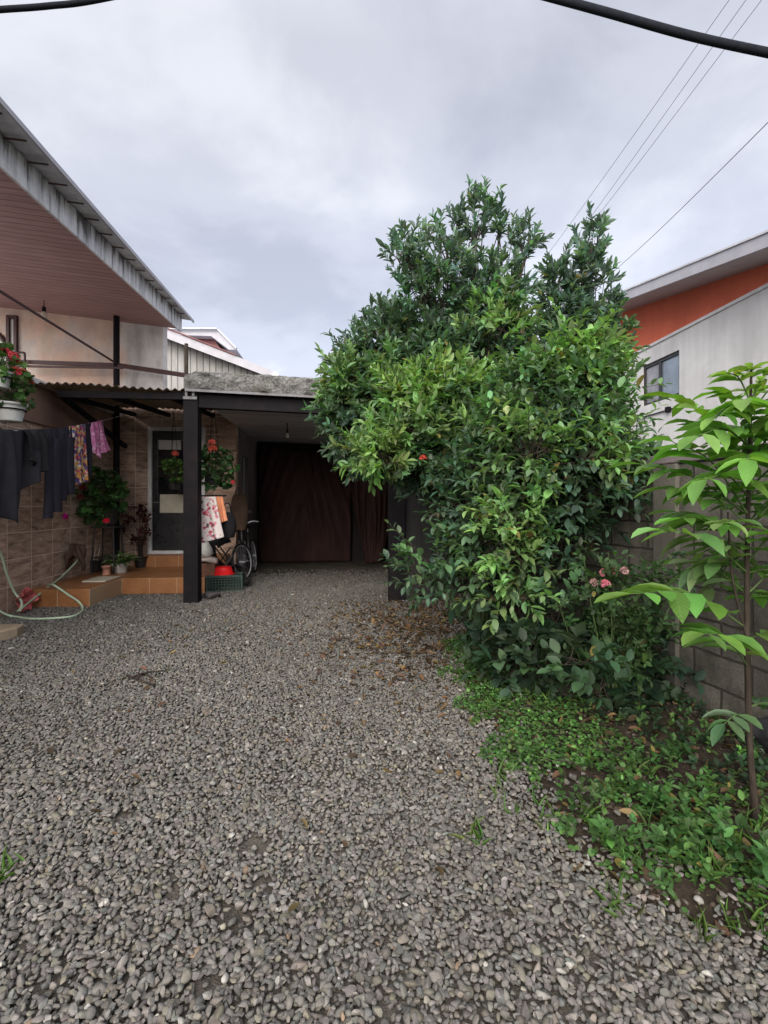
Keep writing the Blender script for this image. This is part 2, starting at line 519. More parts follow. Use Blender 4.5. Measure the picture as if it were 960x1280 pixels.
# an overcast sky is brightest overhead
bz = N_('ShaderNodeMapRange'); bz.inputs['From Min'].default_value = .68; bz.inputs['From Max'].default_value = 1
bz.inputs['To Min'].default_value = 1.0; bz.inputs['To Max'].default_value = 2.3
nt.links.new(sp.outputs[2], bz.inputs[0]); hz_ = N_('ShaderNodeMapRange'); hz_.inputs['From Min'].default_value = 0; hz_.inputs['From Max'].default_value = .38
hz_.inputs['To Min'].default_value = 1.16; hz_.inputs['To Max'].default_value = 1.0; nt.links.new(sp.outputs[2], hz_.inputs[0])
nt.links.new(wm('MULTIPLY', bz.outputs[0], hz_.outputs[0]), bg2.inputs[1])
nt.links.new(rp.outputs[0], bg2.inputs[0])
nt.links.new(bg.outputs[0], ad.inputs[0]); nt.links.new(bg2.outputs[0], ad.inputs[1]); nt.links.new(ad.outputs[0], out.inputs[0])

sl = bpy.data.lights.new('sun', 'SUN'); so = bpy.data.objects.new('sun', sl); COL.objects.link(so)
sl.energy = 1.5; sl.angle = math.radians(60); sl.color = (1.0, .985, .96)
sd = Vector((math.sin(SUN_AZ) * math.cos(SUN_EL), math.cos(SUN_AZ) * math.cos(SUN_EL), math.sin(SUN_EL)))
so.rotation_euler = (-sd).to_track_quat('-Z', 'Y').to_euler()
scene.view_settings.view_transform = 'Standard'; scene.view_settings.look = 'None'
scene.view_settings.exposure = 1.32; scene.view_settings.gamma = 1.0
scene.cycles.max_bounces = 6; scene.cycles.diffuse_bounces = 4; scene.cycles.transparent_max_bounces = 8
scene.cycles.use_denoising = True

# ------------------------------------------------------------------ the ground
def gmat():
    t = NT('packed_grit')
    f = t.noise(1.3, 5, .6); g = t.noise(70, 5, .7); h = t.voro(150)
    c = t.ramp(f, [(.35, (.060, .053, .044)), (.65, (.105, .093, .078))])
    c = t.mix(.8, c, t.ramp(g, [(.3, .5), (.7, 1.5)]), 'MULTIPLY')
    return t.set(c, .95, 0, .2, t.mix(.5, g, h), .7, .012)
M['grit'] = gmat()
mb = MB(); mb.add([(-150, -150, 0), (150, -150, 0), (150, 150, 0), (-150, 150, 0)], [(0, 1, 2, 3)])
solo('ground', mb, M['grit'], 'packed gritty earth of the yard under the gravel', 'ground', (0, 0, 0), kind='structure')

# edge of the planting bed, on the ground
EDGE = np.array([[1.0, 9.0], [.75, 6.4]] + [G(x, y)[:2].tolist() for x, y in
        ((563, 800), (572, 850), (585, 900), (612, 945), (655, 1000), (725, 1085), (800, 1125), (880, 1155), (960, 1190), (1060, 1240))] + [[2.4, .2], [2.9, -1.0]])
def edge_x(y):
    o = np.argsort(EDGE[:, 1]); return np.interp(y, EDGE[o, 1], EDGE[o, 0])
WALL_S = 2.73
def wall_x(y):
    return (WALL_S - y * math.sin(WF.a)) / math.cos(WF.a)

def lump(x, y, s=1.0):
    return (np.sin(x * 3.1 * s + 1.3 * np.sin(y * 2.3 * s)) * np.cos(y * 2.7 * s + .7) + .5 * np.sin(x * 7.3 * s + 2) * np.sin(y * 6.1 * s + 1)
            + .3 * np.sin(x * 15 * s + y * 4) * np.sin(y * 13 * s - x * 3))

# soil of the bed
ny, nx = 170, 50
yy = np.linspace(-1.0, 9.0, ny); V = np.zeros((ny, nx, 3))
for i, y in enumerate(yy):
    x0, x1 = edge_x(y) - .25, max(wall_x(y) + .05, edge_x(y) + .1)
    u = np.linspace(0, 1, nx); x = x0 + (x1 - x0) * u
    V[i, :, 0] = x; V[i, :, 1] = y
    k = np.clip((x - x0) / .5, 0, 1)
    V[i, :, 2] = -.03 + .085 * k * k * (3 - 2 * k) + .015 * lump(x, y) * k + .012 * lump(x, y, 3.3) * k
def soil():
    t = NT('bed_soil')
    f = t.noise(3, 6, .7); g = t.noise(45, 6, .75)
    c = t.ramp(f, [(.3, (.022, .017, .012)), (.55, (.05, .038, .028)), (.75, (.085, .066, .048))])
    c = t.mix(.8, c, t.ramp(g, [(.3, .45), (.72, 1.6)]), 'MULTIPLY')
    return t.set(c, .95, 0, .2, g, .9, .03)
M['soil'] = soil()
mb = MB(); mb.grid(V)
solo('soil', mb, M['soil'], 'dark earth of the planting bed along the block wall', 'soil', (1.5, 3, 0), kind='structure')
def soil_z(x, y):
    x0 = edge_x(y) - .25; k = np.clip((x - x0) / .5, 0, 1)
    return -.03 + .085 * k * k * (3 - 2 * k) + .015 * lump(x, y) * k + .012 * lump(x, y, 3.3) * k

# ------------------------------------------------------------------ gravel: every stone a small mesh, one object
def ico(sub):
    import bmesh
    bm = bmesh.new(); bmesh.ops.create_icosphere(bm, subdivisions=sub, radius=1)
    bm.verts.ensure_lookup_table()
    V = np.array([v.co[:] for v in bm.verts]); F = np.array([[v.index for v in f.verts] for f in bm.faces]); bm.free()
    return V, F
def stone_shapes(sub, n):
    V, F = ico(sub); out_ = []
    for i in range(n):
        U = V.copy()
        for k in range(14):                     # broken flats
            d = unit(R.normal(0, 1, 3)); h = R.uniform(.46, .82)
            q = U @ d; U -= np.outer(np.maximum(q - h, 0), d) * .9
        U *= 1 + .05 * np.sin(U @ R.normal(0, 3, 3) + R.uniform(0, 6))[:, None]
        out_.append(U)
    return out_, F

def scatter_stones(mb, P, size, shapes, F, col, tilt=.4):
    n = len(P)
    which = R.integers(0, len(shapes), n)
    sx = size * R.uniform(.85, 1.35, n); sy = size * R.uniform(.62, 1.0, n); sz = size * R.uniform(.38, .68, n)
    # rotation: any turn about Z, then a tilt
    a = R.uniform(0, 2 * pi, n); tx = R.normal(0, tilt, n); ty = R.normal(0, tilt, n)
    ca, sa = np.cos(a), np.sin(a); cx_, sx_ = np.cos(tx), np.sin(tx); cy_, sy_ = np.cos(ty), np.sin(ty)
    Z = np.zeros(n); O = np.ones(n)
    Rz = np.array([[ca, -sa, Z], [sa, ca, Z], [Z, Z, O]]).transpose(2, 0, 1)
    Rx = np.array([[O, Z, Z], [Z, cx_, -sx_], [Z, sx_, cx_]]).transpose(2, 0, 1)
    Ry = np.array([[cy_, Z, sy_], [Z, O, Z], [-sy_, Z, cy_]]).transpose(2, 0, 1)
    Q = Rx @ Ry @ Rz
    S = np.stack([sx, sy, sz], 1) * .5
    for k in range(len(shapes)):
        i = np.where(which == k)[0]
        if not len(i): continue
        U = shapes[k][None] * S[i][:, None]
        U = np.einsum('nij,nvj->nvi', Q[i], U) + P[i][:, None]
        m = U.shape[1]
        f = (F[None] + (np.arange(len(i)) * m)[:, None, None]).reshape(-1, 3)
        mb.add(U.reshape(-1, 3), f, 0, k % 5 < 2, np.repeat(col[i], m, 0))

def stone_cols(n, P):
    base = np.array([.140, .132, .121])
    c = base * np.exp(R.normal(0, .20, (n, 1))) * np.exp(R.normal(0, .02, (n, 3)))
    r = R.random(n)
    c[r < .10] *= np.array([1.06, 1.05, .90]); c[(r > .1) & (r < .2)] *= np.array([.93, 1.0, 1.02])
    c[(r > .2) & (r < .26)] *= np.array([1.05, .99, .92])
    i = r > .99; c[i] = np.array([.31, .30, .275]) * R.uniform(.8, 1.25, (i.sum(), 1))
    i = (r > .983) & (r < .988); c[i] = np.array([.22, .16, .11]) * R.uniform(.8, 1.2, (i.sum(), 1))
    # browner and dirtier in places, and under the tree
    d = np.clip(.5 + .35 * lump(P[:, 0] * .5, P[:, 1] * .5), 0, 1)[:, None]
    c *= .86 + .2 * d
    return np.clip(c, .02, .6)

HOLES = [(*G(295, 1150)[:2], .075), (*G(213, 1118)[:2], .05), (*G(320, 1058)[:2], .09), (*G(150, 1025)[:2], .06), (*G(260, 1240)[:2], .05), (*G(60, 1240)[:2], .05),
         (*G(175, 848)[:2], .10), (*G(480, 1270)[:2], .05), (*G(330, 1105)[:2], .05)]
def allowed(P):
    x, y = P[:, 0], P[:, 1]
    over = x - (edge_x(y) + .02 + .06 * lump(x * 2, y * 2))
    ok = (over < 0) | (R.random(len(x)) < .75 * np.exp(-np.maximum(over, 0) / .11))
    s = x * HF.v[0] + y * HF.v[1]; t = x * HF.u[0] + y * HF.u[1]
    ok &= s > -4.05
    ok &= ~((t > 6.72) & (s < -3.28)) & ~((t > 7.58) & (s < -2.08))
    return ok
def hex_points(d0, d1, step, wide):
    pts = []
    y = d0; row = 0
    while y < d1:
        h = wide(y); x = np.arange(-h, min(h, 3.2), step) + (row % 2) * step / 2
        pts.append(np.stack([x, np.full(len(x), y)], 1)); y += step * .866; row += 1
    P = np.vstack(pts)
    return P + R.normal(0, step * .24, P.shape)

def gravel():
    mb = MB()
    wide = lambda y: .98 * y + .9
    for (d0, d1, step, sub, layer, size) in ((.55, 2.3, .0205, 2, 1, .0255), (.55, 2.3, .029, 1, 0, .034),
                                             (2.3, 4.4, .0230, 1, 1, .0285), (2.3, 9.6, .038, 1, 0, .040), (4.4, 10.2, .031, 1, 1, .033)):
        P2 = hex_points(d0, d1, step, wide)
        P = np.hstack([P2, np.zeros((len(P2), 1))])
        ok = allowed(P)
        for hx, hy, hr in HOLES:
            hr = hr * .7
            dd = np.hypot(P[:, 0] - hx, (P[:, 1] - hy)) + R.normal(0, .02, len(P))
            if layer: ok &= dd > hr
            else: ok &= (dd > hr * .8) | (R.random(len(P)) < .12)
        if layer:                       # stones missing here and there
            ok &= R.random(len(P)) > .05 + .10 * (lump(P[:, 0] * .8 + 3, P[:, 1] * .8) > .75)
        # fades out into the dirt of the carport
        t = P[:, 0] * HF.u[0] + P[:, 1] * HF.u[1]
        ok &= R.random(len(P)) < np.clip((10.3 - t) / 2.4, 0, 1) ** .8
        P = P[ok]; n = len(P)
        sz = size * np.exp(R.normal(0, .22, n)); sz = np.clip(sz, .014, .065)
        P[:, 2] = (.008 if layer else .0) + R.uniform(0, .010, n) + sz * .12
        P[:, 2] += .006 * lump(P[:, 0], P[:, 1])
        bed = P[:, 0] > edge_x(P[:, 1]) - .25
        P[bed, 2] += np.maximum(soil_z(P[bed, 0], P[bed, 1]), 0)
        sh, F = stone_shapes(1 if sub == 1 else 2, 14)
        c = stone_cols(n, P)
        if not layer: c *= .85
        scatter_stones(mb, P, sz, sh, F, c, .38 if layer else .3)
    return mb
def stone_mat():
    t = NT('river_gravel')
    c = t.attr()
    f = t.noise(55, 5, .65); g = t.noise(260, 3, .6)
    c = t.mix(.75, c, t.ramp(f, [(.28, .62), (.72, 1.32)]), 'MULTIPLY')
    c = t.mix(.5, c, t.ramp(g, [(.3, .75), (.7, 1.25)]), 'MULTIPLY')
    return t.set(c, t.ramp(f, [(.3, .6), (.7, .85)]), 0, .3, t.mix(.5, f, g), .35, .004)
M['stone'] = stone_mat()
# clods and crumbs of the bed
def clods():
    mb = MB(); n = 9000
    x = R.uniform(.2, 3.2, n); y = R.uniform(1.1, 6.0, n); ok = (x > edge_x(y) - .10 + .05 * lump(x * 3, y * 3)) & (x < wall_x(y) - .02)
    P = np.stack([x, y, np.maximum(soil_z(x, y), 0) + .002], 1)[ok]; n = len(P)
    c = np.array([.050, .038, .028]) * np.exp(R.normal(0, .35, (n, 1))); c[R.random(n) < .06] = (.11, .10, .088)
    sh, F = stone_shapes(1, 10); scatter_stones(mb, P, .022 * np.exp(R.normal(0, .45, n)), sh, F, c, .5); return mb
solo('soil_clods', clods(), M['stone'], 'dark crumbs of earth and pebbles over the planting bed', 'soil', (1.4, 3, 0), kind='stuff')
solo('gravel', gravel(), M['stone'], 'grey rounded driveway gravel covering the whole yard', 'gravel', (0, 3, 0), kind='stuff')
# ------------------------------------------------------------------ materials of the buildings
def stucco():
    t = NT('stucco')
    o = t.sep()
    yz = t.comb(o[0], o[2])
    big = t.noise(.9, 4, .6, t.mapped((1, 1, .35), vec=yz)); g = t.noise(45, 5, .7, yz); run = t.noise(4.5, 4, .6, t.mapped((1, .4, 1), vec=yz))
    c = t.ramp(big, [(.40, (.78, .56, .45)), (.52, (.78, .62, .53)), (.60, (.72, .65, .61))])
    # weathered grey towards the far end, with rain runs
    wx = t.ramp(t.math('ADD', o[0], t.math('MULTIPLY', t.noise(1.4, 3, .6, yz), .9)), [(.42, 0), (.62, 1)])
    grey = t.ramp(run, [(.33, (.62, .60, .60)), (.5, (.78, .76, .75)), (.66, (.80, .78, .77))])
    c = t.mix(wx, c, grey)
    c = t.mix(.3, c, t.ramp(run, [(.35, .6), (.6, 1.1)]), 'MULTIPLY')
    c = t.mix(.6, c, t.ramp(t.noise(60, 4, .7, yz), [(.3, .72), (.7, 1.2)]), 'MULTIPLY')
    c = t.mix(.5, c, t.ramp(t.noise(2.2, 5, .6, yz), [(.35, .82), (.65, 1.1)]), 'MULTIPLY')
    return t.set(c, .92, 0, .2, t.mix(.3, g, t.noise(90, 3, .6, yz)), .9, .02)
M['stucco'] = stucco()

def slate_tile(name, k=1.8):
    """stone-look wall tiles with slanting veins; object X/Y run along the walls"""
    t = NT(name)
    o = t.sep()
    along = t.math('ADD', o[0], o[1])
    v = t.comb(along, o[2])
    br = t.n('ShaderNodeTexBrick'); br.offset = .0
    br.inputs['Scale'].default_value = 1; br.inputs['Brick Width'].default_value = .47; br.inputs['Row Height'].default_value = .33
    br.inputs['Mortar Size'].default_value = .006; br.inputs['Mortar Smooth'].default_value = .2
    br.inputs['Color1'].default_value = (.75, .75, .75, 1); br.inputs['Color2'].default_value = (1.2, 1.2, 1.2, 1); br.inputs['Mortar'].default_value = (1, 1, 1, 1)
    t.l(v, br.inputs['Vector'])
    sl = t.mapped((1, 3.4, 1), (0, 0, math.radians(-38)), v)
    f = t.noise(4.2, 7, .68, sl, .8); g = t.noise(2.0, 3, .5, v)
    c = t.ramp(f, [(.30, (.07 * k, .048 * k, .038 * k)), (.43, (.20 * k, .142 * k, .112 * k)), (.58, (.29 * k, .214 * k, .170 * k)), (.72, (.38 * k, .29 * k, .235 * k))])
    c = t.mix(.5, c, t.ramp(g, [(.35, (.9, .82, .78)), (.65, (1.1, 1.1, 1.05))]), 'MULTIPLY')
    c = t.mix(.8, c, br.outputs['Color'], 'MULTIPLY')
    c = t.mix(br.outputs['Fac'], c, (.40 * k, .33 * k, .27 * k))
    return t.set(c, .85, 0, .2, t.math('SUBTRACT', f, br.outputs['Fac']), .7, .015)
M['tile_wall'] = slate_tile('slate_wall_tiles')

def floor_tile():
    t = NT('terracotta_step_tiles')
    o = t.sep()
    def grid_line(c, step):
        m = t.math('FRACT', t.math('DIVIDE', c, step)); d = t.math('ABSOLUTE', t.math('SUBTRACT', m, .5))
        return t.math('GREATER_THAN', d, .5 - .004 / step)
    ln = t.math('MAXIMUM', grid_line(t.math('ADD', o[0], .11), .40), grid_line(t.math('ADD', o[1], .07), .40))
    f = t.noise(3, 4, .6); g = t.noise(30, 4, .6)
    c = t.ramp(f, [(.35, (.235, .098, .036)), (.65, (.33, .145, .058))])
    c = t.mix(.5, c, t.ramp(g, [(.3, .75), (.7, 1.15)]), 'MULTIPLY')
    c = t.mix(ln, c, (.42, .30, .19))
    return t.set(c, .42, 0, .4, g, .1, .003)
M['step_tile'] = floor_tile()

def planks(name, col, step, axis, gap=.006, gloss=.45, dark=.35, vary=.18, grain=(1, 1, 1)):
    """boards laid side by side across one axis"""
    t = NT(name); o = t.sep()[axis]
    q = t.math('DIVIDE', o, step)
    d = t.math('ABSOLUTE', t.math('SUBTRACT', t.math('FRACT', q), .5))
    ln = t.math('GREATER_THAN', d, .5 - gap / step)
    wn_ = t.n('ShaderNodeTexWhiteNoise', noise_dimensions='1D'); t.l(t.math('FLOOR', q), wn_.inputs['W'])
    c = np.array(col)
    f = t.noise(5, 5, .65, t.mapped(grain))
    base = t.ramp(f, [(.3, tuple(c * .75)), (.7, tuple(c * 1.2))])
    base = t.mix(vary * 2, base, t.ramp(wn_.outputs['Value'], [(0, .7), (1, 1.25)]), 'MULTIPLY')
    base = t.mix(ln, base, tuple(c * dark))
    return t.set(base, gloss, 0, .4, t.math('SUBTRACT', t.math('MULTIPLY', f, .15), ln), .5, .006)
M['soffit'] = planks('soffit_boards', (.34, .20, .20), .125, 1, .006, .6, .3, .12, (.5, 6, 1))
M['siding'] = planks('painted_siding', (.31, .31, .305), .17, 0, .014, .7, .35, .12, (6, 1, .6))
M['ceil_boards'] = planks('carport_ceiling_boards', (.58, .58, .60), .55, 1, .01, .7, .4, .2, (1, 5, 1))

def rusty(name, col, rust=(.16, .07, .035), amount=.5, rough=.6, metal=.0, scale=5, spec=.4):
    t = NT(name); c = np.array(col)
    f = t.noise(scale, 7, .7); g = t.noise(scale * 6, 5, .7)
    b = t.ramp(f, [(.3, tuple(c * .7)), (.7, tuple(c * 1.2))])
    b = t.mix(t.ramp(t.mix(.5, f, g), [(1 - amount - .05, 0), (1 - amount + .08, 1)]), b, rust)
    return t.set(b, rough, metal, spec, g, .3, .006)
M['dark_steel'] = rusty('dark_painted_steel', (.008, .0072, .0095), (.022, .013, .010), .42, .8, spec=.2)
M['maroon_steel'] = rusty('maroon_painted_steel', (.055, .02, .022), (.10, .035, .02), .4, .5)
M['zinc'] = rusty('weathered_zinc', (.52, .53, .57), (.30, .28, .28), .40, .6, 0)
M['red_tin'] = rusty('red_roof_tin', (.15, .035, .04), (.10, .05, .045), .45, .5)

def fascia():
    t = NT('weathered_white_fascia')
    run = t.noise(9, 5, .7, t.mapped((1, 1.1, .10))); g = t.noise(14, 5, .7)
    z = t.sep()[2]; run = t.math('SUBTRACT', run, t.math('MULTIPLY', t.math('SUBTRACT', z, 4.68), .55))
    c = t.ramp(run, [(.36, (.12, .12, .125)), (.44, (.46, .475, .50)), (.6, (.72, .73, .76))])
    c = t.mix(.5, c, t.ramp(g, [(.3, .7), (.7, 1.15)]), 'MULTIPLY')
    return t.set(c, .7, 0, .3, g, .2, .004)
M['fascia'] = fascia()

def mossy():
    t = NT('mossy_concrete')
    f = t.noise(6, 7, .75); g = t.noise(38, 6, .75); h = t.voro(22)
    c = t.ramp(t.mix(.55, f, g), [(.33, (.035, .035, .033)), (.48, (.13, .13, .125)), (.58, (.25, .25, .245)), (.7, (.40, .40, .40))])
    c = t.mix(t.ramp(t.noise(4, 4, .6), [(.55, 0), (.7, .35)]), c, (.11, .115, .08))
    return t.set(c, .95, 0, .15, t.mix(.5, g, h), 1.0, .03)
M['mossy'] = mossy()
M['dull_edge0'] = rusty('roof_bracket_metal', (.10, .09, .09), (.12, .05, .04), .5, .7, spec=.2)
M['roof_tin'] = rusty('pale_roof_tin', (.68, .70, .76), (.40, .38, .39), .38, .6, spec=.3)

def blocks():
    t = NT('old_block_wall')
    o = t.sep(); v = t.comb(o[1], o[2])
    wob = t.n('ShaderNodeVectorMath', operation='MULTIPLY_ADD')
    nz = t.n('ShaderNodeTexNoise'); nz.inputs['Scale'].default_value = 7; t.l(v, nz.inputs['Vector'])
    t.l(nz.outputs['Color'], wob.inputs[0]); wob.inputs[1].default_value = (.022, .022, 0); t.l(v, wob.inputs[2])
    br = t.n('ShaderNodeTexBrick'); br.offset = .5
    br.inputs['Scale'].default_value = 1; br.inputs['Brick Width'].default_value = .41; br.inputs['Row Height'].default_value = .205
    br.inputs['Mortar Size'].default_value = .009; br.inputs['Mortar Smooth'].default_value = .3
    br.inputs['Color1'].default_value = (.62, .62, .62, 1); br.inputs['Color2'].default_value = (1.25, 1.25, 1.25, 1)
    t.l(wob.outputs[0], br.inputs['Vector'])
    f = t.noise(2.2, 6, .7, v); g = t.noise(60, 6, .75, v)
    c = t.ramp(f, [(.3, (.048, .046, .038)), (.5, (.110, .105, .090)), (.7, (.185, .176, .153))])
    c = t.mix(.7, c, t.ramp(g, [(.3, .55), (.7, 1.35)]), 'MULTIPLY')
    c = t.mix(.75, c, br.outputs['Color'], 'MULTIPLY')
    c = t.mix(t.math('MULTIPLY', br.outputs['Fac'], .8), c, (.055, .05, .042))
    run = t.noise(5, 5, .7, t.mapped((1, .18, 1), vec=v))
    c = t.mix(.6, c, t.ramp(run, [(.35, .5), (.6, 1.1)]), 'MULTIPLY')
    return t.set(c, .95, 0, .15, t.math('SUBTRACT', t.math('MULTIPLY', g, .4), br.outputs['Fac']), .9, .018)
M['blocks'] = blocks()

def render_wall(name, col, var=.15, streak=.25, bump=.25):
    t = NT(name); c = np.array(col)
    f = t.noise(1.1, 5, .65); g = t.noise(50, 4, .7); run = t.noise(3.2, 5, .65, t.mapped((1, 1, .12)))
    b = t.ramp(f, [(.32, tuple(c * (1 - var))), (.68, tuple(np.minimum(c * (1 + var * .6), .85)))])
    b = t.mix(streak, b, t.ramp(run, [(.32, .55), (.6, 1.1)]), 'MULTIPLY')
    return t.set(b, .9, 0, .2, g, bump, .01)
M['white_render'] = render_wall('white_render', (.66, .66, .66), .15, .3)
M['orange_render'] = render_wall('orange_render', (.62, .150, .085), .15, .15)
M['brown_render'] = render_wall('brown_render', (.27, .175, .135), .2, .4)
M['grey_render'] = render_wall('grey_render', (.17, .145, .15), .2, .4)
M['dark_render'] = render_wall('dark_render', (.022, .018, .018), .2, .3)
M['light_grey_paint'] = plain('light_grey_paint', (.36, .36, .40), .6, .12, 3)
M['pale_soffit'] = plain('pale_soffit', (.42, .37, .38), .7, .1, 3)
M['white_frame'] = plain('white_frame_paint', (.60, .60, .60), .45, .15, 8)
M['black_frame'] = plain('black_frame', (.018, .018, .02), .4, .2, 8)
M['door_black'] = plain('door_black', (.012, .012, .014), .35, .25, 6)
M['bulb'] = plain('bulb_glass', (.65, .62, .52), .15, .05, 20)
M['cream'] = plain('cream_plate', (.50, .46, .36), .6, .12, 9)
def glass(name, col, rough=.06):
    t = NT(name)
    f = t.noise(2.5, 3, .6)
    c = np.array(col)
    return t.set(t.ramp(f, [(.3, tuple(c * .7)), (.7, tuple(c * 1.3))]), rough, 0, .8)
M['dark_glass'] = glass('dark_glass', (.012, .013, .016), .04)
M['sky_glass'] = glass('sky_glass', (.20, .25, .31), .12)
M['curtain_glass'] = glass('curtain_glass', (.26, .26, .28), .2)
M['grille'] = plain('white_grille', (.55, .55, .57), .5, .15, 12)

# ------------------------------------------------------------------ the house on the left
H0 = HF.w(-4.1, 5.0, 0)
house = thing('house', 'two storey house with stone tiled lower wall, peach stucco above and broad boarded eave', 'house', H0, HF.a)
h = HF.w
def hpoly(mb, pts, thick, axis, mat=0):
    """polygon given in house plan numbers, pushed along s or t"""
    off = HF.v * thick if axis == 's' else HF.u * thick
    mb.prism([h(*p) for p in pts], off, mat)

# lower wall: tiles, with an arched window
T0, T1 = -2.0, 9.4
WA, WB, WS, WTOP = 5.0, 6.85, 1.55, 2.0         # window from/to, spring line
arc = [(WA + (WB - WA) * (.5 - .5 * math.cos(a)), WS + .15 + .62 * math.sin(a)) for a in np.linspace(0, pi, 21)]
mb = MB()
Z1 = 2.42
hpoly(mb, [(-4.3, T0, 0), (-4.3, WA, 0), (-4.3, WA, Z1), (-4.3, T0, Z1)], .2, 's')
hpoly(mb, [(-4.3, WB, 0), (-4.3, T1, 0), (-4.3, T1, Z1), (-4.3, WB, Z1)], .2, 's')
hpoly(mb, [(-4.3, WA, 0), (-4.3, WB, 0), (-4.3, WB, 1.68), (-4.3, WA, 1.68)], .2, 's')
for i in range(20):
    (ta, za), (tb, zb) = arc[i], arc[i + 1]
    hpoly(mb, [(-4.3, ta, za), (-4.3, tb, zb), (-4.3, tb, Z1), (-4.3, ta, Z1)], .2, 's')
# the wall with the door: left of the door, right of it, over it
DL = HF.att(186, 600, 9.4)[0]; DR = DL + 1.02
DZ0, DZ1 = .44, 2.76
mb.box(HF, -4.1, DL, 9.4, 9.6, 0, 3.14)
mb.box(HF, DR, -2.0, 9.4, 9.6, 0, 3.14)
mb.box(HF, DL, DR, 9.4, 9.6, DZ1, 3.14)
mb.box(HF, DL, DR, 9.4, 9.6, 0, DZ0)
part('tiled_wall', mb, M['tile_wall'], house)
mb = MB()
mb.box(HF, -4.3, -4.06, T0, 9.38, Z1, 2.93)
part('lintel_band', mb, M['brown_render'], house, 'brown painted band above the arched window', bevel=.01)
mb = MB(); mb.box(HF, -7.4, -4.02, T0, 9.4, 2.933, 3.0)
part('terrace_floor', mb, M['white_render'], house)
mb = MB(); mb.box(HF, -7.4, -4.103, 9.402, 9.62, 3.0, 5.2); mb.box(HF, -4.103, -3.31, 9.402, 9.62, 3.142, 5.2)
part('stucco_wall', mb, M['stucco'], house)

# arched window in the lower wall: dark frame, panes, white grille
aw = MB()
fr_pts = [(-4.2, WA, 1.68), *[(-4.2, a, b) for a, b in arc], (-4.2, WB, 1.68)]
P = [h(*p) for p in fr_pts]
aw.tube(np.array(P), .035, 6, smooth=False); aw.bar(P[0], P[-1], .06, .06)
aw.bar(h(-4.2, (WA + WB) / 2, 1.68), h(-4.2, (WA + WB) / 2, WS + .74), .05, .05)
win = part('window', aw, M['maroon_steel'], house)
g = MB(); g.prism([h(-4.26, t, z) for _, t, z in fr_pts], HF.v * .02); part('pane', g, M['dark_glass'], win)
g = MB()
for k in range(1, 9):
    t = WA + (WB - WA) * k / 9; zt = WS + .15 + .62 * math.sin(math.acos(1 - 2 * k / 9)) - .02
    g.tube(np.array([h(-4.14, t, 1.69), h(-4.14, t, zt)]), .011, 6)
for z in (1.85, 2.05): g.tube(np.array([h(-4.14, WA + .03, z), h(-4.14, WB - .03, z)]), .011, 6)
part('grille', g, M['grille'], win)

# narrow maroon window and arched opening upstairs, at the left edge of the picture
def up(px, py): return HF.att(px, py, 9.4)
mb = MB()
a, b = up(10, 395), up(23, 462)
mb.box(HF, a[0], a[0] + .05, 9.34, 9.4, b[2], a[2]); mb.box(HF, b[0] - .05, b[0], 9.34, 9.4, b[2], a[2])
mb.box(HF, a[0] + .052, b[0] - .052, 9.35, 9.4, a[2] - .06, a[2])
win = part('window', mb, M['maroon_steel'], house, 'narrow maroon window frame with pale pane')
mb = MB(); mb.box(HF, a[0] + .052, b[0] - .052, 9.385, 9.398, b[2], a[2] - .062); part('pane', mb, M['white_frame'], win)
mb = MB(); c0 = up(-22, 452)
pts = [(c0[0] + .48 * math.cos(q), 9.37, c0[2] + .62 * math.sin(q)) for q in np.linspace(0, pi, 17)]
mb.prism([h(*p) for p in pts], HF.u * .03)
win = part('window', mb, M['dark_glass'], house, 'dark arched upstairs window')
mb = MB(); mb.tube(np.array([h(p[0], 9.36, p[2]) for p in pts]), .035, 6); part('frame', mb, M['maroon_steel'], win)

# terrace railing
mb = MB()
rl = np.array([h(-4.0, T0, 3.83), h(-4.0, 9.1, 3.83)]); mb.tube(rl, .019, 8)
PX = -4.0
mb2 = MB(); mb2.tube(np.array([h(PX, 9.1, .24), h(PX, 9.1, 4.80)]), .052, 10)
part('post', mb2, M['dark_steel'], house, 'tall dark pipe post under the eave')
a = HF.att(18, 452, 9.1); b = HF.att(238, 470, 9.1)
mb.bar(h(a[0], 9.1, a[2]), h(PX, 9.1, 3.80), .06, .06); mb.bar(h(PX, 9.1, 3.80), h(b[0], 9.1, b[2]), .07, .07)
a2 = HF.att(18, 457, 9.1); b2 = HF.att(155, 461, 9.1)
mb.bar(h(a2[0], 9.05, a2[2] - .02), h(b2[0], 9.05, b2[2]), .035, .035)
c = HF.att(31, 441, 9.0); mb.tube(spline([h(c[0] - .14, 9.0, c[2]), h(c[0] - .02, 9.0, c[2]), h(c[0], 9.0, c[2] - .06), h(c[0], 9.0, c[2] - .45)], 5), .018, 6)
part('railing', mb, M['maroon_steel'], house)

# eave: boarded soffit, stained fascia, tin roof with its hem
def line(a, b, t):      # s and z of a line through two plan points
    k = (t - a[1]) / (b[1] - a[1]); return a[0] + (b[0] - a[0]) * k, a[2] + (b[2] - a[2]) * k
fa = HF.st(W(0, 205, 4.7)); fb = HF.st(W(228, 415.5, 9.28))
ra = HF.st(W(0, 124, 4.26)); rb = HF.st(W(243, 403, 9.48))
tA, tB = 1.6, 9.40
sA, zA = line(fa, fb, tA); sB, zB = line(fa, fb, tB); zA = zB = 4.57
SL = .098                                    # the soffit rises towards the house
def sof(s, se): return 4.57 + (se - s) * SL
mb = MB()
mb.hexa([h(-6.8, tA, sof(-6.8, sA)), h(sA, tA, 4.57), h(sB, tB, 4.57), h(-6.8, tB, sof(-6.8, sB)),
         h(-6.8, tA, sof(-6.8, sA) + .03), h(sA, tA, 4.60), h(sB, tB, 4.60), h(-6.8, tB, sof(-6.8, sB) + .03)])
soff = part('soffit', mb, M['soffit'], house)
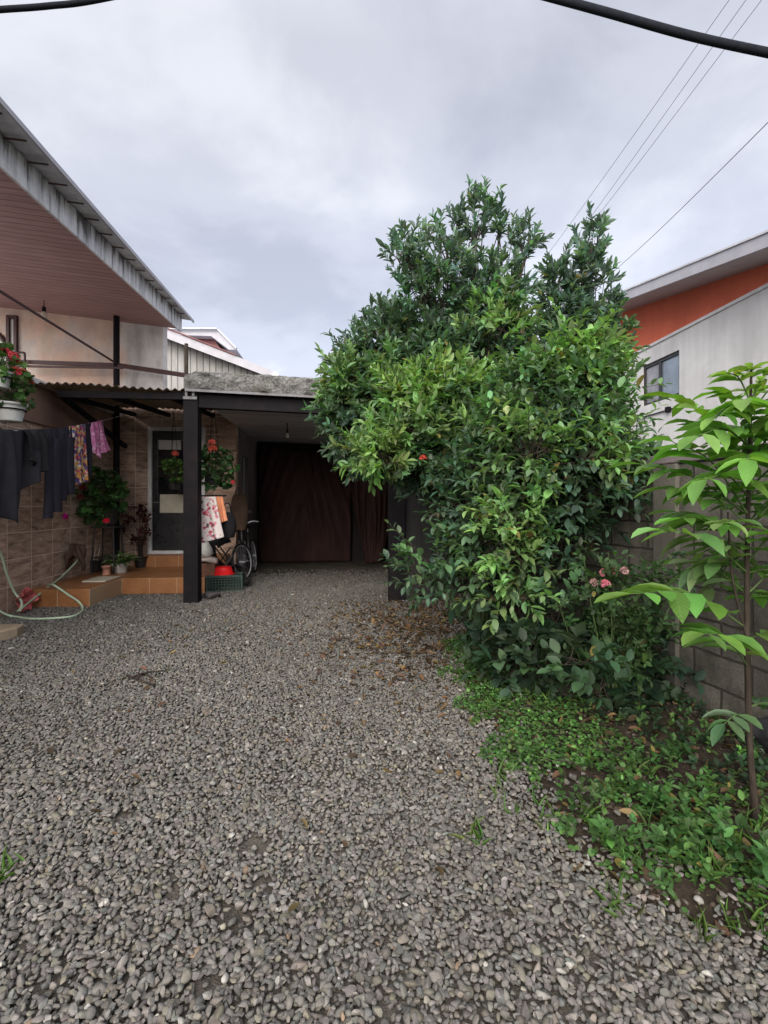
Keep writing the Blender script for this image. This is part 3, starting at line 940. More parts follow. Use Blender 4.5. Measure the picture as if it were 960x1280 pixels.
mb = MB(); mb.hexa([h(sA, tA, 4.53), h(sA + .03, tA, 4.53), h(sB + .03, tB + .05, 4.53), h(sB, tB + .05, 4.53),
                    h(sA, tA, 4.84), h(sA + .03, tA, 4.84), h(sB + .03, tB + .05, 4.84), h(sB, tB + .05, 4.84)])
part('fascia', mb, M['fascia'], house)
rsA, _ = line(ra, rb, tA); rsB, _ = line(ra, rb, tB + .3)
# roof sheet: corrugated across its width, an edge that steps down a little
nt_, ns_ = 260, 10
V = np.zeros((nt_, ns_, 3)); V2 = V.copy()
for i, k in enumerate(np.linspace(0, 1, nt_)):
    t = tA + (tB + .28 - tA) * k; se = rsA + (rsB - rsA) * k
    for j, q in enumerate(np.linspace(0, 1, ns_)):
        s = se + (-6.9 - se) * q ** 2.2
        z = 4.825 + (se - s) * SL * 1.25 + .009 * math.sin(t * 2 * pi / .13)
        V[i, j] = h(s, t, z); V2[i, j] = h(s, t, z + .012)
mb = MB(); mb.grid(V); mb.grid(V2, flip=True)
roof = part('roof', mb, M['roof_tin'], house)
mb = MB()
for i, t in enumerate(np.arange(2.0, 9.4, .33)):
    k = (t - tA) / (tB + .3 - tA); se = rsA + (rsB - rsA) * k; k2 = (t - tA) / (tB - tA); sf = sA + (sB - sA) * k2 + .035
    mb = MB(); mb.bar(h(sf, t, 4.815), h(sf + (se - sf) * .75, t, 4.80), .016, .012); part('bracket', mb, M['dull_edge0'], roof)
mb = MB(); mb.bar(h(rsA, tA, 4.818), h(rsB, tB + .3, 4.818), .016, .05)
part('roof_hem', mb, M['light_grey_paint'], roof)

# door
mb = MB()
mb.box(HF, DL, DL + .07, 9.34, 9.44, DZ0, DZ1); mb.box(HF, DR - .07, DR, 9.34, 9.44, DZ0, DZ1)
mb.box(HF, DL + .072, DR - .072, 9.342, 9.438, DZ1 - .07, DZ1); mb.box(HF, DL + .072, DR - .072, 9.335, 9.438, DZ0, DZ0 + .055)
door = part('door', mb, M['white_frame'], house, 'black door with glass upper half in a white frame', bevel=.006)
mb = MB(); d0, d1 = DL + .074, DR - .074
mb.box(HF, d0, d1, 9.375, 9.425, DZ0 + .06, 1.38)
mb.box(HF, d0, d0 + .09, 9.375, 9.425, 1.382, DZ1 - .074); mb.box(HF, d1 - .09, d1, 9.375, 9.425, 1.382, DZ1 - .074)
mb.box(HF, d0 + .092, d1 - .092, 9.376, 9.424, 2.52, DZ1 - .074)
part('door_panel', mb, M['door_black'], door, bevel=.006)
mb = MB(); mb.box(HF, d0 + .092, d1 - .092, 9.395, 9.405, 1.382, 2.518); part('pane', mb, M['dark_glass'], door)
a = HF.att(200, 618, 9.37); b = HF.att(232, 641, 9.37)
mb = MB(); mb.box(HF, a[0], b[0], 9.36, 9.372, b[2], a[2]); part('letter_plate', mb, M['cream'], door, bevel=.004)
a = HF.att(198, 546, 9.37); b = HF.att(226, 562, 9.37)
mb = MB(); mb.box(HF, a[0], b[0], 9.385, 9.392, b[2], a[2]); part('paper_notice', mb, M['white_frame'], door)
mb = MB(); q = h(d1 - .05, 9.33, 1.45); mb.tube(np.array([q + HF.u * .045, q, q - HF.v * .11]), .011, 8); part('handle', mb, M['zinc'], door)

# grey wall that runs back along the carport, with a slot window
mb = MB()
wa_, wb_ = 9.95, 10.55
mb.box(HF, -2.2, -2.0, 9.602, wa_, 0, 2.95); mb.box(HF, -2.2, -2.0, wb_, 11.7, 0, 2.95)
mb.box(HF, -2.2, -2.0, wa_, wb_, 0, 1.22); mb.box(HF, -2.2, -2.0, wa_, wb_, 2.32, 2.95)
part('side_wall', mb, M['grey_render'], house)
mb = MB(); mb.box(HF, -2.12, -2.06, wa_ + .002, wa_ + .05, 1.222, 2.318); mb.box(HF, -2.12, -2.06, wb_ - .05, wb_ - .002, 1.222, 2.318); mb.box(HF, -2.12, -2.06, (wa_ + wb_) / 2 - .02, (wa_ + wb_) / 2 + .02, 1.222, 2.318)
win = part('window', mb, M['light_grey_paint'], house)
mb = MB(); mb.box(HF, -2.10, -2.09, wa_, wb_, 1.222, 2.318); part('pane', mb, M['dark_glass'], win)
mb = MB(); mb.box(HF, -2.1, -1.94, wa_ - .06, wb_ + .06, 1.17, 1.218); part('sill', mb, M['white_frame'], win)

# bulb hanging from the soffit
sb = HF.st(W(55, 380, 8.3))
zt = sof(sb[0], sB)
lp = thing('pendant_lamp', 'bare bulb hanging in a dark socket under the boarded eave', 'lamp', h(sb[0], sb[1], zt), HF.a)
mb = MB(); mb.tube(np.array([h(sb[0], sb[1], zt), h(sb[0], sb[1], zt - .12)]), .006, 6); mb.lathe(h(sb[0], sb[1], zt - .2), [(.001, .09), (.028, .085), (.03, .0), (.001, -.002)], 14)
part('socket', mb, M['dark_steel'], lp)
mb = MB(); mb.lathe(h(sb[0], sb[1], zt - .34), [(.001, 0), (.035, .012), (.052, .05), (.045, .09), (.026, .14)], 16); part('bulb', mb, M['bulb'], lp)

# ------------------------------------------------------------------ porch steps
ST0 = h(-3.2, 8.4, 0)
steps = thing('porch_steps', 'orange tiled porch steps leading up to the black door', 'steps', ST0, HF.a)
mb = MB(); pl = [(-4.098, 6.76), (-3.31, 6.76), (-3.31, 7.70), (-2.10, 7.70), (-2.10, 9.398), (-4.098, 9.398)]
mb.prism([h(s, t, 0) for s, t in pl], (0, 0, .24)); part('lower_step', mb, M['step_tile'], steps, bevel=.008)
mb = MB(); mb.box(HF, DL - .12, -2.10, 9.02, 9.398, .241, .44); part('upper_step', mb, M['step_tile'], steps, bevel=.008)

# ------------------------------------------------------------------ corrugated porch roof
CA = HF.st(W(40, 479, 6.5)); CB_ = HF.st(W(238, 486, 6.72))
cano = thing('porch_canopy', 'low corrugated tin canopy over the porch on dark steel brackets', 'canopy', h(-3.1, 7.0, 2.85), HF.a)
nS, nT = 240, 6
V = np.zeros((nS, nT, 3)); V2 = V.copy()
for i, k in enumerate(np.linspace(0, 1, nS)):
    s = CA[0] + .02 + (CB_[0] - CA[0] - .02) * k; t0 = CA[1] + (CB_[1] - CA[1]) * k
    for j, q in enumerate(np.linspace(0, 1, nT)):
        z = 2.925 - .02 * k + .17 * q + .016 * math.sin(s * 2 * pi / .105) + .012 * math.sin(s * 3.1)
        t = t0 + .03 * math.sin(s * 2.3) + (9.36 - t0) * q
        V[i, j] = h(s, t, z); V2[i, j] = h(s, t, z + .006)
mb = MB(); mb.grid(V); mb.grid(V2, flip=True)
M['canopy_tin'] = rusty('canopy_tin', (.40, .34, .25), (.22, .10, .05), .45, .6)
part('roof_sheet', mb, M['canopy_tin'], cano)
mb = MB()
e0 = h(-3.83, CA[1] + .16, 2.83); e1 = h(-2.12, CB_[1] + .12, 2.83)
mb.bar(e0, e1, .06, .09); part('front_beam', mb, M['dark_steel'], cano)
mb = MB(); mb.bar(h(-3.2, CA[1] + .2, 2.83), h(-3.2, 9.39, 2.98), .05, .07); mb.bar(h(-2.4, CA[1] + .2, 2.83), h(-2.4, 9.39, 2.98), .05, .07); mb.bar(h(-3.8, CA[1] + .2, 2.83), h(-3.8, 9.39, 2.98), .05, .07)
part('rafter', mb, M['dark_steel'], cano)
mb = MB(); mb.bar(h(-3.80, CA[1] + .2, 2.80), h(-3.80, 9.0, 2.35), .06, .06); mb.bar(h(-3.8, CA[1] + .17, 2.86), h(-3.8, CA[1] + .17, 2.68), .05, .05)
part('bracket', mb, M['dark_steel'], cano)

# ------------------------------------------------------------------ carport
cp = thing('carport', 'open carport with mossy concrete roof edge on dark posts', 'carport', h(-.7, 6.95, 0), HF.a)
PT = 6.92
mb = MB(); p = HF.st(G(238, 755)); mb.box(HF, p[0] - .097, p[0] + .097, p[1], p[1] + .19, 0, 2.86); part('post', mb, M['dark_steel'], cp, bevel=.008); PL = p
mb = MB(); q = HF.st(G(498, 758)); q = (q[0], PL[1] - .15); mb.box(HF, q[0] - .10, q[0] + .12, q[1], q[1] + .2, 0, 2.80); part('post', mb, M['dark_steel'], cp, bevel=.008)
f0 = PL[1] - .08; sL, sR = PL[0] - .05, 3.1
def zl(s, z): return z - .036 * (s - sL)
def slab(mb, s0, s1, t0, t1, z0, z1, mat=0):
    mb.hexa([h(s0, t0, zl(s0, z0)), h(s1, t0, zl(s1, z0)), h(s1, t1, zl(s1, z0)), h(s0, t1, zl(s0, z0)),
             h(s0, t0, zl(s0, z1)), h(s1, t0, zl(s1, z1)), h(s1, t1, zl(s1, z1)), h(s0, t1, zl(s0, z1))], mat)
# rough slab edge: a lumpy strip
nS = 150
prof = [(0.0, 0), (-.012, .03), (-.02, .1), (-.012, .18), (.0, .225), (.05, .245), (.3, .25)]
V = np.zeros((nS, len(prof), 3))
for i, k in enumerate(np.linspace(0, 1, nS)):
    s = sL + (sR - sL) * k
    for j, (dt, dz) in enumerate(prof):
        r_ = .016 * (math.sin(s * 9 + j * 2.1) + math.sin(s * 23.0 + j * 4) * .7) * (j > 0) + R.normal(0, .004)
        chip = -.09 * max(0, 1 - (s - sL) / .12) if j >= 4 else 0
        V[i, j] = h(s, f0 + dt + r_, zl(s, 2.895 + dz + r_ * .7 + chip))
mb = MB(); mb.grid(V, flip=True)
mb.add(V[0], [tuple(range(len(prof)))]); slab(mb, sL + .01, sR, f0 + .29, 12.0, 2.90, 3.10)
slab(mb, sL + .01, sR, f0 + .01, f0 + .3, 2.896, 2.99)
part('roof_slab', mb, M['mossy'], cp)
mb = MB(); slab(mb, sL, sR, f0 + .0, f0 + .03, 2.858, 2.893); M['dull_edge'] = rusty('dull_metal_edge', (.22, .22, .235), (.10, .09, .085), .45, .7, spec=.2)
part('drip_edge', mb, M['dull_edge'], cp)
mb = MB(); slab(mb, PL[0] + .10, sR, PL[1] + .03, PL[1] + .15, 2.67, 2.855); part('front_beam', mb, M['dark_steel'], cp)
mb = MB(); slab(mb, -1.99, 2.2, PL[1] + .16, 11.6, 2.80, 2.84); part('ceiling', mb, M['ceil_boards'], cp)
mb = MB(); mb.box(HF, -2.2, 2.6, 11.72, 11.9, 0, 2.85); part('rear_wall', mb, M['dark_render'], cp)
mb = MB()
for k in range(2): mb.box(HF, PL[0] - .06 + k * .09, PL[0] - .03 + k * .09, PL[1] - .03, PL[1] - .002, 2.80, 2.99)
mb.box(HF, PL[0] - .09, PL[0] + .09, PL[1] - .025, PL[1] - .002, 2.76, 2.798); part('strap', mb, M['dull_edge'], cp, 'pale bolted strap at the post head')
# dark plank screen between the right post and the block wall
mb = MB(); mb.box(HF, q[0] + .125, 1.5, q[1] + .06, q[1] + .1, 0, 2.2)
M['dark_planks'] = planks('dark_screen_planks', (.022, .02, .02), .16, 0, .006, .7, .4, .2, (6, 1, .6))
part('side_screen', mb, M['dark_planks'], cp)

cl = HF.st(W(359, 545, 8.6))
zc = zl(cl[0], 2.80)
lp = thing('ceiling_lamp', 'small bulb hanging from the carport ceiling', 'lamp', h(cl[0], cl[1], zc), HF.a)
mb = MB(); mb.tube(np.array([h(cl[0], cl[1], zc), h(cl[0], cl[1], zc - .12)]), .008, 6); mb.lathe(h(cl[0], cl[1], zc - .18), [(.001, .07), (.022, .065), (.024, .0), (.001, -.002)], 12)
part('socket', mb, M['black_frame'], lp)
mb = MB(); mb.lathe(h(cl[0], cl[1], zc - .27), [(.001, 0), (.022, .01), (.032, .035), (.027, .06), (.018, .09)], 14); part('bulb', mb, M['bulb'], lp)

# tarpaulin curtains across the back of the carport
def tarp_mat():
    t = NT('maroon_tarpaulin')
    f = t.noise(2.2, 5, .6, t.mapped((2.5, 1, .5)))
    return t.set(t.ramp(f, [(.3, (.024, .013, .013)), (.7, (.050, .026, .025))]), .85, 0, .15, t.noise(30, 4), .2, .004)
M['tarp'] = tarp_mat()
def swag(px0, px1, ptop, pbot, t, sagk, folds, tri=False):
    a = HF.att(px0, ptop, t); b = HF.att(px1, ptop, t); z0 = max(HF.att(px0, pbot, t)[2], .02)
    n, m = 70, 50; V = np.zeros((m, n, 3))
    for i, v in enumerate(np.linspace(0, 1, m)):
        for j, u in enumerate(np.linspace(0, 1, n)):
            s = a[0] + (b[0] - a[0]) * u; z = a[2] + (z0 - a[2]) * v
            if tri: s = a[0] + (b[0] - a[0]) * (.5 + (u - .5) * (1 - .75 * v))
            cur = sagk * math.sin(pi * u) ** .8 * (1 - v) ** 2
            z -= cur
            z = max(z, .02 + .01 * u)
            # V folds that run from the hung corners to the middle
            e = min(u, 1 - u)
            fo = .075 * math.sin(folds * 1.6 * (e * 2.2 + .9 * v) + 2 * math.sin(u * 5)) * (.3 + .7 * math.sin(pi * min(v * 1.1, 1))) * (1 - .55 * v) * 2.0 + .045 * math.sin(u * 17 + 2 * math.sin(u * 11) + v * 3) * (1 - .5 * v)
            V[i, j] = h(s, t - .08 - abs(fo) - .10 * math.sin(pi * v) * math.sin(pi * u), z)
    mb = MB(); mb.grid(V); return mb
solo('tarpaulin', swag(326, 438, 556, 705, 11.6, .16, 7), M['tarp'], 'dark maroon tarpaulin curtain hung across the back of the carport', 'tarpaulin', h(-1.0, 11.5, 0), HF.a, solid=.006)
solo('tarpaulin', swag(428, 505, 565, 706, 11.25, .10, 4, True), M['tarp'], 'narrower maroon tarpaulin flap hanging beside the right carport post', 'tarpaulin', h(.4, 11.2, 0), HF.a, solid=.006)

# ------------------------------------------------------------------ board house beyond the carport
NB = h(-4.2, 14.2, 0)
nb = thing('board_house', 'white board-sided house with red edged roof rising behind the carport', 'house', NB, HF.a)
def nbp(px, py, t=14.0): return HF.att(px, py, t)
A = nbp(150, 392); B = nbp(346, 468)
def rake(s): return A[2] + (B[2] - A[2]) * (s - A[0]) / (B[0] - A[0])
E = nbp(334, 465)
mb = MB(); mb.prism([h(A[0], 14, 0), h(E[0], 14, 0), h(E[0], 14, rake(E[0]) - .18), h(A[0], 14, rake(A[0]) - .18)], HF.u * 5)
part('wall', mb, M['siding'], nb)
mb = MB(); sl_, sr_ = A[0], B[0]
mb.hexa([h(sl_, 13.6, rake(sl_) - .16), h(sr_, 13.6, rake(sr_) - .16), h(sr_, 19.4, rake(sr_) - .16), h(sl_, 19.4, rake(sl_) - .16),
         h(sl_, 13.6, rake(sl_) - .04), h(sr_, 13.6, rake(sr_) - .04), h(sr_, 19.4, rake(sr_) - .04), h(sl_, 19.4, rake(sl_) - .04)])
roof = part('roof', mb, M['zinc'], nb)
mb = MB(); mb.hexa([h(sl_, 13.56, rake(sl_) - .28), h(sr_, 13.56, rake(sr_) - .24), h(sr_, 13.596, rake(sr_) - .24), h(sl_, 13.596, rake(sl_) - .28),
                    h(sl_, 13.56, rake(sl_) - .03), h(sr_, 13.56, rake(sr_) - .03), h(sr_, 13.596, rake(sr_) - .03), h(sl_, 13.596, rake(sl_) - .03)])
part('bargeboard', mb, M['light_grey_paint'], roof)
mb = MB(); mb.bar(h(sl_, 13.55, rake(sl_) - .0), h(nbp(300, 450)[0], 13.55, rake(nbp(300, 450)[0]) - .0), .08, .028); part('ridge_trim', mb, M['red_tin'], roof)
mb = MB(); mb.tube(np.array([h(sr_ + .03, 13.5, rake(sr_) - .14), h(sr_ + .03, 19.4, rake(sr_) - .16)]), .09, 10); part('gutter', mb, M['zinc'], roof)
mb = MB(); pp = nbp(243, 470); mb.tube(np.array([h(pp[0], 13.3, 2.8), h(pp[0], 13.3, nbp(243, 440)[2])]), .05, 8); part('wooden_stub', mb, M['bark'], nb)  # short wooden stub pole behind the carport slab
# little dormer with its own roof
mb = MB(); d = 15.2
p1, p2, p3 = HF.att(205, 413, d), HF.att(272, 413, d), HF.att(296, 437, d); q1, q3 = HF.att(238, 419, d), HF.att(286, 437, d); q2 = HF.att(264, 420, d)
mb.prism([h(*p) for p in ((p1[0], d, p1[2]), (p2[0], d, p2[2]), (p3[0], d, p3[2]), (q3[0], d, q3[2]), (q2[0], d, q2[2]), (p1[0], d, q1[2]))], HF.u * 2.0)
dm = part('dormer', mb, M['light_grey_paint'], nb)
mb = MB(); mb.prism([h(*p) for p in ((p1[0], d + .3, q1[2]), (q2[0], d + .3, q2[2]), (q3[0], d + .3, q3[2] - .3), (p1[0], d + .3, q3[2] - .3))], HF.u * 1.5); part('dormer_wall', mb, M['red_tin'], dm)
mb = MB(); mb.bar(h(p1[0], d - .05, p1[2] + .03), h(p2[0] + .02, d - .05, p2[2] + .03), .12, .04); mb.bar(h(p2[0], d - .05, p2[2] + .03), h(p3[0], d - .05, p3[2] + .02), .12, .04); part('dormer_roof', mb, M['zinc'], dm)

# ------------------------------------------------------------------ block wall on the right
bw = thing('block_wall', 'old grey concrete block wall along the planting bed', 'wall', WF.w(WALL_S + .07, 4, 0), WF.a)
mb = MB(); mb.box(WF, WALL_S, WALL_S + .15, -2, 13, -.05, 1.63); part('blockwork', mb, M['blocks'], bw)
mb = MB(); mb.box(WF, WALL_S - .02, WALL_S + .17, -2, 13, 1.633, 1.70); part('coping', mb, M['grey_render'], bw, bevel=.01)
for k, t in enumerate((WF.ats(835, 780, WALL_S)[1], 7.2, 1.2)):
    mb = MB(); mb.box(WF, WALL_S - .035, WALL_S + .05, t - .1, t + .1, -.05, 1.628); part('pier', mb, M['white_render'] if False else M['pier'] if 'pier' in M else M.setdefault('pier', render_wall('pier_render', (.105, .10, .085), .3, .6, .6)), bw)

# ------------------------------------------------------------------ orange and white house on the right
S0 = 6.0
rh = thing('neighbour_house', 'white and orange rendered house with sloping roof beyond the block wall', 'house', h(S0 + 3, 9, 0), HF.a)
k0 = HF.ats(960, 329, S0); k1 = HF.ats(776, 391, S0)
def rz(t): return k0[2] + (k1[2] - k0[2]) * (t - k0[1]) / (k1[1] - k0[1])
l0 = HF.ats(960, 353.5, S0); l1 = HF.ats(800, 441, S0); ZL = .5 * (l0[2] + l1[2])
tx = k0[1] + (ZL - k0[2]) / (k1[2] - k0[2]) * (k1[1] - k0[1])
w0 = HF.ats(849, 437, S0); w1 = HF.ats(803, 500, S0); wz0 = HF.ats(847, 494, S0)[2]; wz1 = w0[2]
TE = 13.5
mb = MB()
for a, b, z0, z1 in ((tx, w0[1], 0, ZL), (w1[1], TE, 0, ZL), (w0[1], w1[1], 0, wz0), (w0[1], w1[1], wz1, ZL)):
    mb.box(HF, S0, S0 + .2, a, b, z0, z1)
mb.prism([h(S0, 2.0, 0), h(S0, tx, 0), h(S0, tx, ZL), h(S0, 2.0, rz(2.0))], HF.v * .2)
mb.box(HF, S0 + .2, S0 + 6, TE - .2, TE, 0, 4.4)
part('white_wall', mb, M['white_render'], rh)
mb = MB(); mb.prism([h(S0 + .02, tx, ZL + .001), h(S0 + .02, TE, ZL + .001), h(S0 + .02, TE, rz(TE)), h(S0 + .02, tx, rz(tx))], HF.v * .18); part('orange_wall', mb, M['orange_render'], rh)
mb = MB(); mb.box(HF, S0 - .03, S0 + .05, tx, TE, ZL - .03, ZL + .02); part('string_trim', mb, M['white_frame'], rh)
ov = .62
mb = MB(); mb.hexa([h(S0 - ov, 1.5, rz(1.5)), h(S0 + 6, 1.5, rz(1.5)), h(S0 + 6, TE + .4, rz(TE + .4)), h(S0 - ov, TE + .4, rz(TE + .4)),
                    h(S0 - ov, 1.5, rz(1.5) + .04), h(S0 + 6, 1.5, rz(1.5) + .04), h(S0 + 6, TE + .4, rz(TE + .4) + .04), h(S0 - ov, TE + .4, rz(TE + .4) + .04)])
roof = part('roof', mb, M['pale_soffit'], rh)
mb = MB(); mb.hexa([h(S0 - ov - .03, 1.5, rz(1.5) - .02), h(S0 - ov - .002, 1.5, rz(1.5) - .02), h(S0 - ov - .002, TE + .4, rz(TE + .4) - .02), h(S0 - ov - .03, TE + .4, rz(TE + .4) - .02),
                    h(S0 - ov - .03, 1.5, rz(1.5) + .16), h(S0 - ov - .002, 1.5, rz(1.5) + .16), h(S0 - ov - .002, TE + .4, rz(TE + .4) + .16), h(S0 - ov - .03, TE + .4, rz(TE + .4) + .16)])
part('fascia', mb, M['light_grey_paint'], roof)
mb = MB(); mb.hexa([h(S0 - ov - .05, 1.5, rz(1.5) + .163), h(S0 + 6, 1.5, rz(1.5) + .163), h(S0 + 6, TE + .45, rz(TE + .4) + .163), h(S0 - ov - .05, TE + .45, rz(TE + .4) + .163),
                    h(S0 - ov - .05, 1.5, rz(1.5) + .19), h(S0 + 6, 1.5, rz(1.5) + .19), h(S0 + 6, TE + .45, rz(TE + .4) + .19), h(S0 - ov - .05, TE + .45, rz(TE + .4) + .19)])
part('roof_sheet', mb, M['zinc'], roof)
ta, tb, tm = w0[1], w1[1], HF.ats(823, 470, S0)[1]
mb = MB()
for a, b, z0, z1 in ((ta, ta + .05, wz0, wz1), (tb - .05, tb, wz0, wz1), (tm - .035, tm + .035, wz0 + .05, wz1 - .05), (ta + .051, tb - .051, wz0, wz0 + .05), (ta + .051, tb - .051, wz1 - .06, wz1)):
    mb.box(HF, S0 + .03, S0 + .09, a, b, z0, z1)
win = part('window', mb, M['black_frame'], rh)
mb = MB(); mb.box(HF, S0 + .058, S0 + .066, ta + .05, tm - .034, wz0 + .05, wz1 - .06); part('pane', mb, M['sky_glass'], win)
mb = MB(); mb.box(HF, S0 + .059, S0 + .067, tm + .034, tb - .05, wz0 + .05, wz1 - .06); part('pane', mb, M['curtain_glass'], win, 'darker curtained window pane')
mb = MB(); a = HF.ats(822, 507, S0 - .0)
mb.bar(h(S0 - .02, w0[1] - .25, wz0 - .22), h(S0 - .02, w1[1], wz0 - .22), .018, .018); mb.box(HF, S0 - .07, S0 - .002, w0[1] + .22, w0[1] + .30, wz0 - .27, wz0 - .17); part('wall_bracket', mb, M['dark_steel'], rh)

# ------------------------------------------------------------------ cables
def cable(name, label, pts, r, mat):
    mb = MB(); mb.tube(spline(pts, 14), r, 8); return solo(name, mb, mat, label, 'cable')
M['cable'] = plain('cable_rubber', (.016, .018, .024), .9, .2, 30, spec=.08)
cable('overhead_cable', 'thick dark overhead cable crossing the sky towards the right', [W(430, -60, 2.3), W(560, -38, 2.25), W(690, -3, 2.2), (W(760, 16, 2.15)), W(860, 44, 2.1), W(960, 66, 2.05), W(1120, 98, 2.0), W(1500, 150, 1.9)], .0168, M['cable'])
cable('overhead_cable', 'dark overhead cable cutting the left end of the sky', [W(-260, 30, 2.1), W(-60, 17, 2.2), W(0, 12, 2.25), W(60, 7.5, 2.3), W(130, -2, 2.35), W(300, -40, 2.5)], .0125, M['cable'])
for k, (x0, x1, y1, lb) in enumerate(((917, 664, 345, 'thin power wire, leftmost of three running down behind the tall tree'), (938, 683, 345, 'thin power wire, middle one of three running down behind the tall tree'), (958, 699, 330, 'thin power wire, rightmost of three running down behind the tall tree'))):
    a, b = W(x0, -8, 14), W(x1, y1, 48); d = b - a
    mb = MB(); P = np.array([a + d * u - np.array([0, 0, .5]) * math.sin(pi * u) * .3 for u in np.linspace(-.4, 1.25, 30)])
    mb.tube(P, .0075 + np.clip(np.linspace(-.3, 1, 30), 0, 1) * .008, 6); solo('power_wire', mb, M['cable'], lb, 'wire', group='three thin power wires over the trees')
a, b = W(965, 148, 10), W(752, 352, 24); d = b - a
mb = MB(); mb.tube(np.array([a + d * u - np.array([0, 0, .12]) * math.sin(pi * u) for u in np.linspace(-.5, 1.2, 24)]), .0085, 6)
solo('service_wire', mb, M['cable'], 'single dark wire slanting down to the roof of the orange house', 'wire')
# ------------------------------------------------------------------ trees and shrubs along the bed
DG = (.066, .122, .076); BG = (.100, .165, .135); MG = (.100, .185, .088); YG = (.175, .295, .095); LG = (.155, .265, .10)  # BG carries the bluish haze of the upper crown in its colour
def lobes_px(lst, d0, rs=.7):
    out_ = []
    for (px, py, rx, ry, n, col, dd, kw) in lst:
        d = d0 + dd
        out_.append((W(px, py, d), (rs * rx * d / FPX, rs * min(rx, ry) * d / FPX, rs * ry * d / FPX), int(n * 1.0), col, kw))
    return out_

def fit_tall(l):
    return [(555 + (px - 555) * .90, py + (22 if py < 420 else 8 if py < 460 else 0), rx, ry, int(n * (.74 if py < 420 else 1.6)), c, dd, kw) for (px, py, rx, ry, n, c, dd, kw) in l]
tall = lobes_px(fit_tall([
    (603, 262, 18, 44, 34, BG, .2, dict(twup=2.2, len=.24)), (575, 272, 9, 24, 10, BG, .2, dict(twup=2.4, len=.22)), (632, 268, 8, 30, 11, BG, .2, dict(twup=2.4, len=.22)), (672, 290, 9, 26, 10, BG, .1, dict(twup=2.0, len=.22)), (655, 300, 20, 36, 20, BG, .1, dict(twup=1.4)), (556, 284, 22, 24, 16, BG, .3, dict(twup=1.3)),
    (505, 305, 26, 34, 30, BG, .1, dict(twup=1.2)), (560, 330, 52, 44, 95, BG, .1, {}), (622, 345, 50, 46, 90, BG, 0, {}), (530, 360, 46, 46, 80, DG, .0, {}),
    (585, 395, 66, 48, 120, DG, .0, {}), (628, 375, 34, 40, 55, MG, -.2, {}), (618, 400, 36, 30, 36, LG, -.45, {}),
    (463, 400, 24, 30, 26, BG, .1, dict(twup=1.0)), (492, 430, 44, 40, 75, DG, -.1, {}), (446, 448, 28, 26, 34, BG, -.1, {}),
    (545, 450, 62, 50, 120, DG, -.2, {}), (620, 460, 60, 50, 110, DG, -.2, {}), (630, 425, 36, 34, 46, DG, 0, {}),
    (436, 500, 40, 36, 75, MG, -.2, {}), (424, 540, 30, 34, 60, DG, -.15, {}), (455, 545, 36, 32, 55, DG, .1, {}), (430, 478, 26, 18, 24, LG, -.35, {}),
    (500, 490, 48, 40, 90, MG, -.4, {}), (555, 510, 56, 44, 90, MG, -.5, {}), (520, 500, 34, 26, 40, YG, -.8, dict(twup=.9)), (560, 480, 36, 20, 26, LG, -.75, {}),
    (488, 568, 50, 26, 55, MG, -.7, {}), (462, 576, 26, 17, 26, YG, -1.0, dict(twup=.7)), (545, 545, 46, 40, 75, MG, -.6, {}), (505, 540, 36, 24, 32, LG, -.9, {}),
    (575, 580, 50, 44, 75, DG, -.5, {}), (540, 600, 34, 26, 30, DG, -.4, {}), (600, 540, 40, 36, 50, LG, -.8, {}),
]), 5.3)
A_base = (1.05, 5.35, .03)
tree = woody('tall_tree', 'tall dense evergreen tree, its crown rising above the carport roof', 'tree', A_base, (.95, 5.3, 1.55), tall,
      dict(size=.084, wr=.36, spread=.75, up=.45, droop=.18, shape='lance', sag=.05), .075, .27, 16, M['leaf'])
fl = MB(); p = W(529, 573, 4.3); flower_ball(fl, p, .02, (.60, .10, .07), 7, .03)
part('flower', fl, M['petal'], tree, 'single red blossom low in the crown')

side = lobes_px([
    (741, 305, 15, 36, 20, BG, 0, dict(twup=2.2)), (738, 348, 26, 30, 46, BG, 0, dict(twup=1.2)), (698, 356, 16, 24, 24, BG, .1, dict(twup=1.6)), (700, 385, 24, 28, 44, BG, .1, {}),
    (712, 408, 36, 34, 84, DG, 0, {}), (750, 400, 26, 32, 56, BG, 0, {}), (700, 446, 34, 36, 60, DG, 0, {}), (742, 440, 34, 36, 64, DG, -.1, {}), (762, 425, 16, 18, 20, MG, -.2, {}),
], 6.1)
woody('slim_tree', 'slimmer evergreen tree with one upright tip, standing behind the block wall', 'tree', (2.35, 6.5, 0), (2.25, 6.3, 1.9), side,
      dict(size=.095, wr=.36, spread=.75, up=.45, droop=.18, shape='lance', sag=.05), .06, .22, 15, M['leaf'])

